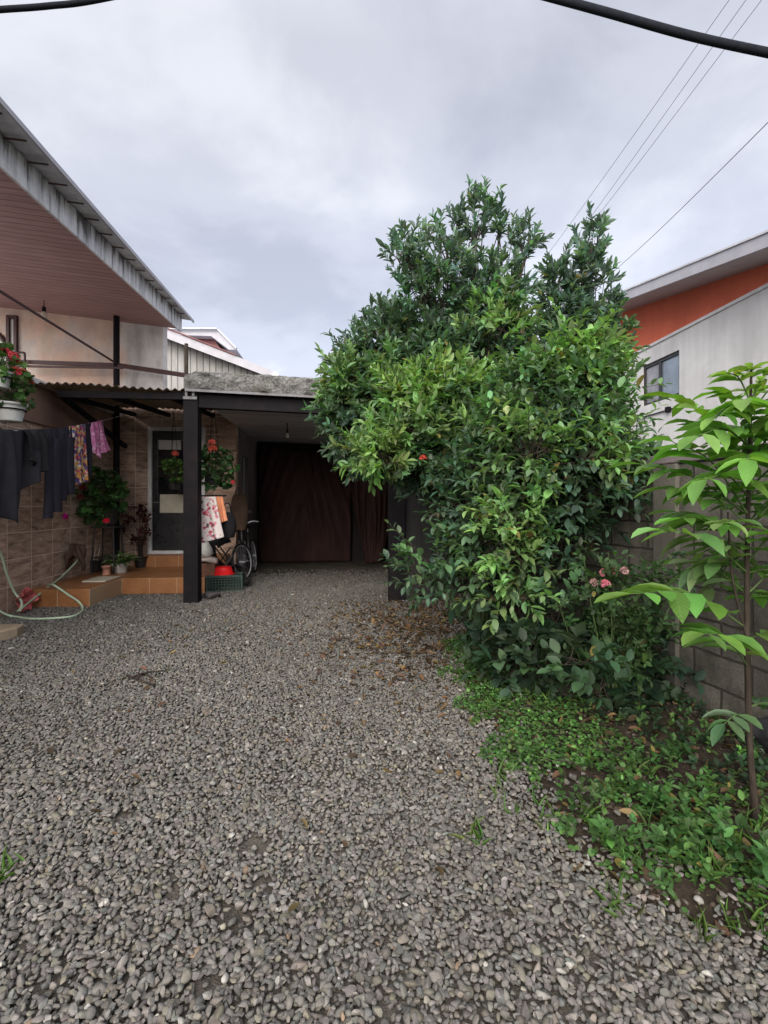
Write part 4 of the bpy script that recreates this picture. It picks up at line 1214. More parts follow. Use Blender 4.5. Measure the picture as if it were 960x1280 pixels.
broad = lobes_px([
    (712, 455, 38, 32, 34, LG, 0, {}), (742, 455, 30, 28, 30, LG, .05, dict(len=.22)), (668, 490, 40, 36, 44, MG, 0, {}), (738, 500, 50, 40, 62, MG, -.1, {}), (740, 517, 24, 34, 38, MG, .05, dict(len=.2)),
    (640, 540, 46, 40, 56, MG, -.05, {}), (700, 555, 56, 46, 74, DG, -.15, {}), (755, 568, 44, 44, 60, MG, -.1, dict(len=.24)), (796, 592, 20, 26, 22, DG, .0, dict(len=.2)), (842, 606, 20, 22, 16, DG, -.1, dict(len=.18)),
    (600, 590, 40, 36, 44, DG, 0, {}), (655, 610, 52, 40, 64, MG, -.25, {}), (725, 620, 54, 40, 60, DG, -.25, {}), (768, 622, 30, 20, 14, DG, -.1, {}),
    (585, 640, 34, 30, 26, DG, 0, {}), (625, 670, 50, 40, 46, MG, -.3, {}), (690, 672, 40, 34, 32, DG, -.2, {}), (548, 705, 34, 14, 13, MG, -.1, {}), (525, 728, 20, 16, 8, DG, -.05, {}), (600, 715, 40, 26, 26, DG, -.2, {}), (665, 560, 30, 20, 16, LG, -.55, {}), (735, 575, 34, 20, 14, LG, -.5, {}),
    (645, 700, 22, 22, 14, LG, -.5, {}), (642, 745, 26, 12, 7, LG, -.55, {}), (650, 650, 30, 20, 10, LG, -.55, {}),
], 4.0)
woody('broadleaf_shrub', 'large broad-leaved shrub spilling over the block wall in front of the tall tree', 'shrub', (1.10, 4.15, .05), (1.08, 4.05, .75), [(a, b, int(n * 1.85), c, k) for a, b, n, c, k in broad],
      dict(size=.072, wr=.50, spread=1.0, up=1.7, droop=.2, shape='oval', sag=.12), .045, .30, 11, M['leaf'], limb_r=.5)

DG0, DG = DG, (.034, .066, .036)  # darker leaf colour carries the deep shade under the broad-leaved shrub
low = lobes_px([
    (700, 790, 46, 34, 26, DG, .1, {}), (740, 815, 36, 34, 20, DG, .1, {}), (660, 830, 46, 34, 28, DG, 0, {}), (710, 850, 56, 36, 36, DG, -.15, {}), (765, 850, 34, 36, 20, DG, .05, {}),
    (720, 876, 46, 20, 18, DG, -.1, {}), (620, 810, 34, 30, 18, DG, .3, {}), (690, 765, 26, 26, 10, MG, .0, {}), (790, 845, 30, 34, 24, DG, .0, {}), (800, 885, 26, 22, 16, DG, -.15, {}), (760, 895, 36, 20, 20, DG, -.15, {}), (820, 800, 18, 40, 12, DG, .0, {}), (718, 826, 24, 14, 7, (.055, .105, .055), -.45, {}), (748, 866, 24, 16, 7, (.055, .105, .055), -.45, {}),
], 3.45)
woody('low_shrub', 'low shrub with dull rounded leaves darkened for shade under the large broad-leaved shrub', 'shrub', (1.2, 3.5, .06), (1.2, 3.45, .22), low,
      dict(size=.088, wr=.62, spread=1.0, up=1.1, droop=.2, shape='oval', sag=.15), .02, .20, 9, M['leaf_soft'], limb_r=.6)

# drooping big-leaved plant in the shade at the edge of the gravel
bp = thing('big_leaf_plant', 'dark plant with large drooping leaves at the gravel edge under the tree', 'plant', (.86, 4.45, .0))
lm = MB(); stm = MB(); n = 16
for i in range(n):
    c = W(R.uniform(570, 650), R.uniform(690, 775), R.uniform(4.15, 4.6)); a = unit(np.array([c[0] - .86, c[1] - 4.6, 0]) + R.normal(0, .2, 3))
    D = unit(np.array([a[0] * .4, a[1] * .5 - .25, -1.0])); N = unit(np.array([a[0], a[1] - .6, .75]) + R.normal(0, .15, 3))
    V, F, q = leaf_block(c[None], D[None], N[None], R.uniform(.15, .25), .52, .15, .1, 'oval')
    lm.add(V, F, 0, True, np.repeat(jitter_col((.04, .075, .035), 1, .2), q, 0))
    stm.tube(spline([(.86 + R.normal(0, .03), 4.45, -.02), (.86 + (c[0] - .86) * .4, 4.45 + (c[1] - 4.45) * .4, c[2] * .75), c], 6), [.009 - .0004 * k for k in range(13)], 6)
part('foliage', lm, M['leaf_soft'], bp); part('stem', stm, M['stem'], bp)

# rose bush
ro = thing('rose_bush', 'thin rose bush with a few pale pink blooms against the block wall', 'rose bush', (1.48, 3.25, .06))
lm = MB(); stm = MB(); fm = []
heads = [W(x, y, d) for x, y, d in ((743, 729, 3.15), (756, 716, 3.1), (768, 713, 3.12), (780, 714, 3.1), (757, 730, 3.05), (829, 693, 3.05), (808, 715, 3.1))]
rb_ = np.array([1.48, 3.25, .04])
ends = heads + [W(x, y, 3.15) for x, y in ((700, 760), (730, 700), (800, 730), (820, 760), (790, 780), (845, 740), (760, 690), (830, 705), (860, 715), (770, 760))]
for e_ in ends:
    m = rb_ + (np.asarray(e_) - rb_) * .55 + R.normal(0, .05, 3) + np.array([0, 0, .08])
    P = spline([rb_ + R.normal(0, .02, 3) * [1, 1, 0], m, e_], 8); stm.tube(P, np.linspace(.006, .0025, len(P)), 6)
    j = R.integers(4, len(P), 16); Bq = P[j]; twigs(lm, Bq, unit(R.normal(0, 1, (16, 3)) + [0, -.3, .4]), np.full(16, .12), 6, .045, (.05, .10, .035), .55, 1.0, .9, .15)
part('stem', stm, M['stem'], ro); part('leaves', lm, M['leaf_soft'], ro)
for k, e_ in enumerate(heads[:5]):
    fm_ = MB(); flower_ball(fm_, e_, .026, (.60, .20, .26) if k % 3 else (.52, .32, .32), 14, .025); part('flower', fm_, M['petal'], ro)

# young tree with long compound leaves at the right edge
sp_ = thing('sapling', 'slender young tree with long bright compound leaves at the right of the bed', 'sapling', G(948, 1062, .05))
d = 2.02
tr = spline([W(950, 1075, d), W(944, 1010, d), W(937, 930, d), W(934, 800, d), (W(934, 690, d)), W(936, 600, d + .02), W(938, 520, d), W(939, 455, d - .02)], 8)
mbt = MB(); mbt.tube(tr, np.linspace(.0155, .0045, len(tr)), 9); mbt.tube(spline([tr[24], W(915, 720, d - .02), W(910, 640, d - .05)], 6), np.linspace(.006, .003, 13), 6)
part('trunk', mbt, M['bark'], sp_)
cb = MB(); rs = MB()
def compound(a, b, dd, pairs, size, col, sag=.1, ydir=None, flat=.9):
    """rachis from a to b with leaflets in pairs"""
    a = np.asarray(a, float); b = np.asarray(b, float); m = (a + b) / 2 + np.array([0, 0, sag])
    P = spline([a, m, b], 10); rs.tube(P, np.linspace(.0042, .0018, len(P)), 6)
    T = unit(np.gradient(P, axis=0)); n = len(P)
    Pp, Dd, Nn, Ss = [], [], [], []
    pairs += 1
    for k in range(pairs):
        i = int(n * (.22 + .74 * k / (pairs - .5)))
        side = unit(np.cross(T[i], [0, 0, 1]))
        for sg in (-1, 1):
            Pp.append(P[i]); Dd.append(unit(side * sg * .85 + T[i] * .55 + R.normal(0, .14, 3) + np.array([0, 0, -.12])))
            Nn.append(unit(np.array([0, 0, 1.0]) + side * sg * .2 + R.normal(0, .16, 3))); Ss.append(size * (.75 + .35 * math.sin(pi * (k + .7) / pairs)) * R.uniform(.85, 1.12))
    Pp.append(P[-1]); Dd.append(unit(T[-1] + [0, 0, -.2])); Nn.append(unit(np.array([0, 0, 1.0]) + R.normal(0, .1, 3))); Ss.append(size)
    n2 = len(Pp); c = jitter_col(col, n2, .20, .08)
    V, F, q = leaf_block(np.array(Pp), np.array(Dd), np.array(Nn), np.array(Ss) * 1.16, .41, .2, np.clip(R.normal(.2, .12, n2), 0, .55), 'oval')
    cb.add(V, F, 0, True, np.repeat(c, q, 0), LAST_UV[0])
CLR = (.135, .28, .06)
def T_(y):
    i = np.argmin(np.abs((CAM_H - tr[:, 2]) * FPX / tr[:, 1] + HY - y)); return tr[i]
for (ya, bx, by, bd, pr, sz, sg, col) in (
    (780, 790, 742, -.12, 5, .145, .07, CLR), (830, 880, 792, -.18, 4, .13, .05, CLR), (715, 825, 662, -.15, 5, .12, .05, LG), (700, 845, 640, .25, 5, .115, .06, LG),
    (640, 800, 580, .2, 5, .12, .05, CLR), (640, 840, 552, -.05, 5, .135, .07, CLR), (590, 848, 500, .15, 5, .13, .06, (.15, .30, .05)), (560, 872, 545, -.2, 4, .12, .05, CLR),
    (560, 1010, 500, -.1, 5, .13, .06, (.15, .30, .05)), (610, 1020, 585, -.25, 5, .14, .06, CLR), (650, 1030, 640, .1, 5, .13, .05, CLR), (740, 1040, 690, -.1, 5, .14, .06, CLR), (800, 1030, 800, -.2, 4, .14, .05, CLR),
    (525, 900, 492, .1, 4, .10, .04, (.15, .30, .05)), (520, 985, 478, .1, 4, .10, .04, (.15, .30, .05)), (500, 908, 466, -.05, 4, .075, .04, (.19, .30, .07)), (500, 968, 466, -.05, 4, .075, .04, (.19, .30, .07)),
    (690, 880, 690, .3, 4, .10, .04, LG), (740, 850, 700, .35, 5, .10, .04, LG), (560, 920, 535, .35, 4, .11, .04, CLR), (900, 905, 905, -.1, 3, .09, .03, MG), (885, 985, 890, .05, 3, .10, .03, MG),
    (525, 895, 520, -.12, 4, .10, .05, (.15, .30, .05)), (540, 985, 530, -.2, 5, .11, .05, (.15, .30, .05)), (600, 905, 560, .3, 5, .11, .05, CLR), (575, 990, 560, .15, 5, .12, .05, CLR), (620, 880, 600, -.3, 4, .12, .05, CLR), (650, 985, 620, .3, 5, .11, .04, CLR), (700, 1000, 665, -.2, 5, .12, .05, CLR), (640, 860, 620, .45, 5, .10, .04, LG), (478, 938, 462, -.02, 3, .06, .02, (.19, .30, .07)),
    (540, 930, 500, -.25, 5, .12, .05, (.15, .30, .06)), (560, 965, 545, .25, 5, .12, .05, CLR), (590, 935, 575, -.3, 5, .12, .04, CLR), (630, 955, 605, .2, 5, .12, .04, CLR), (690, 890, 735, .3, 5, .11, .03, LG),
    (650, 835, 610, .1, 5, .12, .05, CLR), (680, 850, 648, -.1, 5, .11, .04, CLR), (720, 860, 715, .1, 5, .11, .04, LG), (600, 870, 530, .2, 5, .12, .05, CLR), (580, 1000, 535, -.3, 5, .12, .05, CLR), (660, 1010, 610, -.1, 5, .12, .05, CLR), (720, 1020, 730, .2, 5, .12, .04, CLR),
    (660, 900, 655, -.3, 3, .075, .03, YG), (760, 950, 745, .4, 4, .12, .04, CLR)):
    e_ = W(bx, by, d + bd); compound(T_(ya), e_, 0, pr, sz, col, sg)
part('branches', rs, M['stem'], sp_); part('crown', cb, M['leaf_young'], sp_)

# ------------------------------------------------------------------ ground cover
def bed_points(n, keep):
    x = R.uniform(.3, 3.2, n); y = R.uniform(1.2, 6.3, n)
    P = np.stack([x, y], 1); e_ = edge_x(y); ok = (x > e_ + .0 + .10 * lump(x * 2, y * 2) + .05 * lump(x * 7, y * 7)) & (x < wall_x(y) - .02)
    ok &= keep(x, y, x - e_)
    P = P[ok]; return np.hstack([P, np.maximum(soil_z(P[:, 0], P[:, 1]), 0.0)[:, None]])
mb = MB()
# clover-like mats close to the gravel edge
def k1(x, y, e): return (e < .62 + .25 * lump(x, y)) & (R.random(len(x)) < np.clip(.95 - e * .8, .1, 1) * np.clip((y - 1.3) / .8, .35, 1)) & (y < 4.9) & (lump(x * 1.6 + 5, y * 1.6) > -.9) & ((y > 2.4) | (lump(x * 3 + 1, y * 3) > .0))
P = bed_points(120000, k1); n = len(P); P[:, 2] += R.uniform(.006, .05, n) * np.clip(1 - (P[:, 0] - edge_x(P[:, 1])) * .3, .4, 1)
D = unit(R.normal(0, 1, (n, 3)) * [1, 1, .25]); N = unit(np.array([0, 0, 1]) + R.normal(0, .3, (n, 3)))
V, F, q = leaf_block(P, D, N, R.uniform(.013, .026, n), .85, .12, .15, 'round')
mb.add(V, F, 0, True, np.repeat(jitter_col((.072, .155, .040), n, .3, .1), q, 0))
solo('ground_cover', mb, M['leaf_soft'], 'bright green mat of small weeds along the gravel edge', 'ground cover', (1, 3, 0), kind='stuff')
mb = MB()
# taller herbs further in
def k2(x, y, e): return (e > .32) & (R.random(len(x)) < .9) & (lump(x * 1.3 + 1, y * 1.3 + 2) > -.1) & (y < 3.9) & (x < wall_x(y) - .30)
P = bed_points(1500, k2); n = len(P)
twigs(mb, P, unit(np.array([0, 0, 1.0]) + R.normal(0, .35, (n, 3))), R.uniform(.05, .14, n), 9, .026, (.07, .15, .038), .62, 1.15, 1.1, .2, dv=.25)
P = np.array([[*(G(px, py, .1)[:2] + R.normal(0, .05, 2)), .05] for px, py in ((820, 950), (850, 935), (870, 985), (800, 1000), (830, 1015), (865, 1040), (900, 1020), (775, 985), (880, 1060), (920, 1075), (950, 1085), (850, 1050), (905, 1060), (840, 1080), (760, 1040), (725, 1010), (800, 1060)) for _ in range(5)])
n = len(P); P[:, 2] = soil_z(P[:, 0], P[:, 1])
twigs(mb, P, unit(np.array([0, 0, 1.0]) + R.normal(0, .4, (n, 3))), R.uniform(.08, .18, n), 12, .034, (.062, .14, .040), .6, 1.2, 1.2, .2, dv=.2)
P = bed_points(2600, lambda x, y, e: (x > wall_x(y) - .75) & (y > 2.0) & (R.random(len(x)) < .8)); n = len(P)
twigs(mb, P, unit(np.array([0, 0, 1.0]) + R.normal(0, .5, (n, 3))), R.uniform(.04, .11, n), 7, .034, (.036, .070, .034), .62, 1.2, 1.1, .25, dv=.3)
solo('weeds', mb, M['leaf_soft'], 'taller leafy weeds growing over the dark soil of the bed', 'weeds', (1.4, 2.6, 0), kind='stuff')
mb = MB()
def k3(x, y, e): return (R.random(len(x)) < .16 + .5 * (y < 2.1)) & (e < .8)
C0 = bed_points(1500, k3); C0 = C0[C0[:, 1] < 3.6]
extra = [(*G(x, y)[:2], 0.0) for x, y in ((595, 1052), (597, 1058), (590, 1055), (775, 1128), (770, 1140), (3, 1100), (12, 1096), (628, 985), (620, 1000), (870, 1165), (690, 1050), (640, 1020))]
C0 = np.vstack([C0, extra]); n = len(C0); q_ = 9
P = np.repeat(C0, q_, 0) + np.hstack([R.normal(0, .022, (n * q_, 2)), np.zeros((n * q_, 1))]); m = len(P)
D = unit(np.hstack([R.normal(0, .6, (m, 2)), np.ones((m, 1))])); N = unit(np.hstack([R.normal(0, 1, (m, 2)), np.full((m, 1), .5)]))
V, F, q = leaf_block(P, D, N, R.uniform(.03, .10, m), .06, .3, R.uniform(.1, .5, m), 'blade')
mb.add(V, F, 0, True, np.repeat(jitter_col((.095, .17, .045), m, .25, .1), q, 0))
solo('grass', mb, M['leaf_soft'], 'thin grass tufts at the edge of gravel and bed', 'grass', (1, 2, 0), kind='stuff')

# fallen leaves: brown on the gravel under the tree and over the bed
mb = MB()
n = 1900
P = np.array([G(px, py) for px, py in zip(R.normal(525, 62, n), 752 + np.abs(R.normal(0, 1, n)) * 46)]); P = P[(P[:, 1] < 6.8)]
ex = edge_x(P[:, 1]); P = P[(P[:, 0] < ex + .3)]
P2 = bed_points(2600, lambda x, y, e: R.random(len(x)) < .75)
P3 = np.stack([R.uniform(-2.5, .8, 130), R.uniform(1.6, 6.5, 130), np.zeros(130)], 1)
P[:, 2] = R.uniform(.022, .038, len(P)); P2[:, 2] += R.uniform(.004, .02, len(P2)); P3[:, 2] = R.uniform(.026, .036, 130)
P = np.vstack([P, P2, P3]); n = len(P)
D = unit(R.normal(0, 1, (n, 3)) * [1, 1, .22]); N = unit(np.array([0, 0, 1.0]) + R.normal(0, .35, (n, 3)))
cols = np.array([(.13, .075, .04), (.17, .105, .05), (.09, .056, .035), (.20, .14, .06), (.065, .045, .032)])[R.integers(0, 5, n)]
V, F, q = leaf_block(P, D, N, R.uniform(.035, .075, n), R.uniform(.35, .55, n), .3, R.normal(0, .25, n), 'oval')
mb.add(V, F, 0, True, np.repeat(jitter_col(cols, n, .25, .06), q, 0))
solo('fallen_leaves', mb, M['leaf_soft'], 'brown fallen leaves under the tree and over the soil', 'fallen leaves', (1, 4, 0), kind='stuff')
# dead twigs on the soil
mb = MB()
for i in range(46):
    y = R.uniform(1.8, 4.6); x = R.uniform(edge_x(y) + .1, wall_x(y) - .05); z = soil_z(x, y) + .012; a = R.uniform(0, 2 * pi); L = R.uniform(.08, .35)
    mb.tube(spline([(x, y, z), (x + math.cos(a) * L * .5, y + math.sin(a) * L * .5, z + R.uniform(0, .04)), (x + math.cos(a + .3) * L, y + math.sin(a + .3) * L, z)], 4), .003, 5)
solo('litter', mb, M['bark'], 'dead twigs lying on the soil of the bed', 'twigs', (1.4, 3, 0), kind='stuff')
# ------------------------------------------------------------------ washing line
def fabric(name, col, rough=.85, var=.18, weave=160):
    t = NT(name); c = np.array(col)
    f = t.noise(7, 5, .6)
    return t.set(t.ramp(f, [(.3, tuple(c * (1 - var))), (.7, tuple(np.minimum(c * (1 + var), .85)))]), rough, 0, .25, t.noise(weave, 3), .25, .002)
M['black_cloth'] = fabric('black_cloth', (.026, .026, .032))
M['navy_cloth'] = fabric('dark_navy_cloth', (.024, .023, .034))
M['char_cloth'] = fabric('charcoal_cloth', (.014, .014, .016))
def floral(name, stops, scale):
    t = NT(name)
    v = t.n('ShaderNodeTexVoronoi'); v.inputs['Scale'].default_value = scale; t.l(t.coord(), v.inputs['Vector'])
    s = t.n('ShaderNodeSeparateColor'); t.l(v.outputs['Color'], s.inputs[0])
    c = t.ramp(s.outputs[0], stops, 'CONSTANT')
    return t.set(c, .85, 0, .2, t.noise(140, 3), .2, .002)
M['floral'] = floral('floral_cloth', [(0, (.12, .06, .16)), (.2, (.65, .28, .08)), (.38, (.55, .10, .14)), (.5, (.65, .55, .45)), (.64, (.10, .12, .26)), (.78, (.62, .42, .14)), (.9, (.7, .62, .6))], 26)
M['pink'] = floral('pink_cloth', [(0, (.62, .20, .42)), (.45, (.70, .30, .52)), (.7, (.75, .45, .62)), (.88, (.5, .12, .3))], 34)
M['white_floral'] = floral('white_print_cloth', [(0, (.68, .62, .60)), (.6, (.70, .64, .62)), (.72, (.62, .25, .30)), (.86, (.45, .08, .12)), (.94, (.12, .08, .1))], 27)
M['peach_cloth'] = fabric('peach_cloth', (.62, .26, .14))

LA = W(-60, 536, 4.45); LB = W(150, 520, 7.9)
def line_at(px):
    # point of the washing line that stands at that column of the photograph
    ka = (px - CX) / FPX
    d = LB - LA; u = (ka * LA[1] - LA[0]) / (d[0] - ka * d[1])
    return LA + d * u - np.array([0, 0, .10 * math.sin(pi * min(max(u, 0), 1))]), u
mb = MB(); mb.tube(np.array([line_at(p)[0] for p in np.linspace(-60, 150, 40)]), .004, 6)
solo('clothes_line', mb, M['grille'], 'thin cord strung along the tiled wall with washing on it', 'clothes line')
ldir = unit(LB - LA) * [1, 1, 0]; ldir = unit(ldir); lnor = unit(np.cross([0, 0, 1.0], ldir)); lnor = lnor if lnor[0] > 0 else -lnor

def hung(px0, px1, hem, folds, amp=.03, out=0.0, flare=0.0, nu=60, nv=44, slip=.0, phase=None):
    """cloth folded over the line from px0 to px1; hem(u) gives the photo row of the lower edge"""
    V = np.zeros((nv, nu, 3)); ph = R.uniform(0, 6) if phase is None else phase
    for j, u in enumerate(np.linspace(0, 1, nu)):
        px = px0 + (px1 - px0) * u; top, _ = line_at(px)
        drop = (hem(u) - HY) * top[1] / FPX; zb = CAM_H - drop
        for i, v in enumerate(np.linspace(0, 1, nv)):
            f = math.sin(folds * 2 * pi * u + ph + .8 * math.sin(v * 3 + u * 4)) + .45 * math.sin(folds * 4.6 * pi * u + ph * 2 + v * 2)
            k = amp * f * (.25 + .75 * v ** .8) + out * (1 - (1 - v) ** 4) + .012
            V[i, j] = top + lnor * k + ldir * ((u - .5) * flare * v + slip * v * v) + np.array([0, 0, .012 + (zb - top[2]) * v])
    return V
def interp(*p):
    a = [q[0] for q in p]; b = [q[1] for q in p]
    return lambda u: float(np.interp(u, a, b))
def cloth(name, V, mat, label, cat, back=.5, group=None, thick=.006):
    mb = MB(); mb.grid(V)
    n = int(V.shape[0] * back)                 # the other half hangs behind the line
    B = V[:n].copy(); top = V[0]; B = top + (B - top) * .98; B -= lnor * (.03 + .02 * np.linspace(0, 1, n)[:, None, None]); B[0] = top
    mb.grid(B, flip=True)
    return solo(name, mb, mat, label, cat, solid=thick, group=group)
GW = 'washing on the line'
root = thing('black_shirt', 'large black long sleeved shirt draped widest on the washing line', 'shirt', line_at(20)[0] - [0, 0, .9], HF.a, GW)
V = hung(-45, 44, interp((0, 640), (.35, 655), (.5, 648), (.62, 656), (.68, 648), (.76, 622), (.88, 606), (1, 598)), 2.6, .055, .03)
mb = MB(); mb.grid(V); part('body', mb, M['black_cloth'], root, solid=.006)
V = hung(26, 54, interp((0, 575), (.35, 583), (.6, 590), (.85, 586), (1, 560)), 1.6, .03, .07, phase=1.0)
mb = MB(); mb.grid(V); 
P = np.array([V[-1, j] for j in range(0, 60, 3)]); mb.tube(P, .012, 8); part('sleeve', mb, M['char_cloth'], root, solid=.006)
def trousers(px0, px1, top_, hem1, hem2, mat, label, gap=.0, name='trousers'):
    root = thing(name, label, 'trousers', line_at((px0 + px1) / 2)[0] - [0, 0, .9], HF.a, GW)
    pm = (px0 + px1) / 2
    V = hung(px0, px1, interp((0, hem1 - 70), (1, hem1 - 72)), 1.2, .02, .015); mb = MB(); mb.grid(V); part('waist', mb, mat, root, solid=.008)
    for k, (a, b, hm) in enumerate(((px0, pm + (px1 - pm) * .1, hem1), (pm - (pm - px0) * .1, px1, hem2))):
        ta = line_at((a + b) / 2)[0]; zb = CAM_H - (hm - HY) * ta[1] / FPX
        half = np.linalg.norm(line_at(b)[0] - line_at(a)[0]) / 2
        zs = np.linspace(ta[2] - .12, zb, 16)
        C = np.array([[ta[0], ta[1], z] for z in zs]) + lnor * (.02 + .035 * k) + ldir * .03 * np.sin(np.linspace(0, 3, 16))[:, None] * (1 - 2 * k)
        mb = MB(); mb.loft(C, np.linspace(half * .92, half * .78, 16), np.linspace(.03, .045, 16), ldir, lnor, 18, 0, .04); part('leg', mb, mat, root)
    return root
trousers(52, 72, 540, 648, 640, M['navy_cloth'], 'black trousers hanging straight down with the lowest hem on the line')
trousers(71, 88, 540, 626, 618, M['navy_cloth'], 'black trousers hanging just left of the floral cloth')
cloth('floral_cloth', hung(85, 105, interp((0, 602), (.3, 608), (1, 603)), 1.6, .022, .02), M['floral'], 'narrow multicoloured floral print garment on the washing line', 'garment', .6, GW)
cloth('dark_cloth', hung(104, 112.5, interp((0, 598), (1, 594)), 1.0, .015, .0), M['navy_cloth'], 'narrow dark garment between the floral cloth and the pink cloth', 'garment', .6, GW)
cloth('pink_cloth', hung(111.5, 127, interp((0, 566), (.3, 574), (.6, 566), (1, 563)), 2.2, .03, .03, .10, slip=.10), M['pink'], 'short bright pink cloth at the right end of the washing line', 'cloth', .7, GW)

# ------------------------------------------------------------------ potted plants
M['white_pot'] = plain('white_plastic_pot', (.60, .62, .60), .45, .12, 9)
M['black_pot'] = plain('black_plastic_pot', (.02, .02, .02), .5, .3, 9)
M['clay'] = plain('clay_pot', (.42, .20, .14), .8, .2, 14)
M['grey_pot'] = plain('grey_stone_pot', (.34, .31, .28), .8, .35, 14)
M['earth'] = plain('potting_earth', (.035, .026, .02), .95, .4, 40, .8)
def pot(root, c, r, hgt, mat, rim=True, shape=.72):
    mb = MB(); c = np.asarray(c, float)
    prof = [(.001, 0), (r * shape, 0), (r * shape * 1.02, .01), (r * .9, hgt * .62)]
    if rim: prof += [(r * .93, hgt * .66), (r * .90, hgt * .70), (r * .97, hgt * .86), (r * 1.08, hgt * .875), (r * 1.10, hgt * .99), (r * 1.04, hgt)]
    else: prof += [(r, hgt * .98), (r * .97, hgt)]
    prof += [(r * .93, hgt * .93), (r * .92, hgt * .86), (.001, hgt * .85)]
    mb.lathe(c, prof, 28); return part('pot', mb, mat, root)
GER = (.06, .13, .04)
def geranium(label, base, r, hgt, potmat, n, heads, lr=.26, col=GER, leaf=.05, cat='potted plant', name='geranium', group=None, centre=None, hanging=None, wire=None):
    root = thing(name, label, cat, base, HF.a, group)
    pot(root, base, r, hgt, potmat)
    lm, sm = MB(), MB(); c = np.asarray(base, float) + [0, 0, hgt + lr * .55] if centre is None else np.asarray(centre, float)
    bushy(lm, c, lr, n, leaf, col, sm, 5, .95, 'round', .8, 1.0, .08, base=np.asarray(base, float) + [0, 0, hgt * .9])
    for p_ in heads:
        p_ = np.asarray(p_[0], float); q0 = np.asarray(base, float) + [0, 0, hgt]; sm.tube(spline([q0, (q0 + p_) / 2 + [0, 0, .03], p_], 5), .0035, 5)
    part('stem', sm, M['stem'], root); part('foliage', lm, M['leaf_soft'], root)
    for p_, rr, cc in heads:
        fm = MB(); flower_ball(fm, p_, rr, cc, 26, rr * .75); part('flower', fm, M['petal'], root)
    if wire is not None:
        wm_ = MB()
        a_ = np.arange(0, 2 * pi + .1, .26); ring = np.array([np.asarray(base, float) + [math.cos(x) * r * .97, math.sin(x) * r * .97, hgt * .64] for x in a_]); wm_.tube(ring, .009, 6)
        wm_.tube(np.array([np.asarray(base, float) + [-r, 0, hgt * .64], np.asarray(wire, float)]), .009, 6); part('pot_ring', wm_, M['dark_steel'], root)
    return root
RED = (.78, .11, .14); ORR = (.82, .17, .13); MAG = (.70, .03, .38)
d1 = 5.45
b1 = W(12, 527, d1); geranium('red geranium in the larger white pot, lower of two hung at the left edge', b1, .155, .20, M['white_pot'], 60,
    [(W(18, 464, d1), .055, ORR), (W(27, 466, d1 - .1), .05, RED), (W(33, 474, d1), .05, ORR), (W(5, 470, d1 + .1), .045, RED), (W(38, 477, d1), .035, RED)], .21, (.07, .14, .05), .045, centre=W(20, 488, d1), group='geraniums in white pots on the railing', wire=h(-4.08, 5.3, 2.45))
d2 = 5.25
b2 = W(-2, 485, d2); geranium('red geranium in the smaller white pot, upper of two hung at the left edge', b2, .125, .17, M['white_pot'], 45,
    [(W(6, 440, d2), .05, RED), (W(16, 445, d2), .048, RED), (W(-6, 437, d2), .05, RED), (W(20, 449, d2), .04, RED)], .17, (.08, .18, .05), .045, centre=W(3, 455, d2), group='geraniums in white pots on the railing', wire=h(-4.08, 5.1, 2.85))

# big geranium on a dark stand against the tiled wall
bs = h(-3.78, 8.3, 1.02)
st = thing('plant_stand', 'dark narrow plant stand in the corner of the porch', 'stand', h(-3.78, 8.3, .24), HF.a)
mb = MB(); mb.box(HF, -3.96, -3.60, 8.12, 8.48, .97, 1.0); part('stand_top', mb, M['black_frame'], st)
for a in (-.16, .16):
    for b in (-.16, .16):
        mb = MB(); mb.tube(np.array([h(-3.78 + a * 1.1, 8.3 + b * 1.1, .242), h(-3.78 + a * .9, 8.3 + b * .9, .97)]), .013, 6); part('leg', mb, M['black_frame'], st)
mb = MB(); mb.tube(np.array([h(-3.78 + a, 8.3 + b, .5) for a, b in ((-.16, -.16), (.16, -.16), (.16, .16), (-.16, .16), (-.16, -.16))]), .009, 6, smooth=False); part('stretcher', mb, M['black_frame'], st)
def wd(px, py, d): return W(px, py, d)
geranium('wide bushy geranium with one red and one magenta bloom below the pink cloth', bs, .17, .24, M['black_pot'], 210,
    [(W(133, 651, 7.55), .045, (.75, .02, .05)), (W(79, 646, 7.3), .06, MAG), (W(104, 610, 7.5), .05, (.16, .03, .025)), (W(101, 621, 7.5), .05, (.14, .03, .025))], .40, (.055, .125, .04), .062, centre=W(122, 619, 7.9))
# dark red coleus in front of the door wall
cb0 = h(-3.55, 9.0, .24)
ro = thing('red_leaf_plant', 'dark red leaved plant standing against the wall left of the door', 'potted plant', cb0, HF.a)
pot(ro, cb0, .11, .2, M['black_pot'])
lm, sm = MB(), MB(); bushy(lm, W(171, 655, 8.75), (.22, .2, .34), 46, .06, (.065, .016, .018), sm, 6, .6, 'oval', .7, 1.0, .1, base=cb0 + [0, 0, .18]); part('stem', sm, M['bark'], ro); part('foliage', lm, M['leaf_soft'], ro)
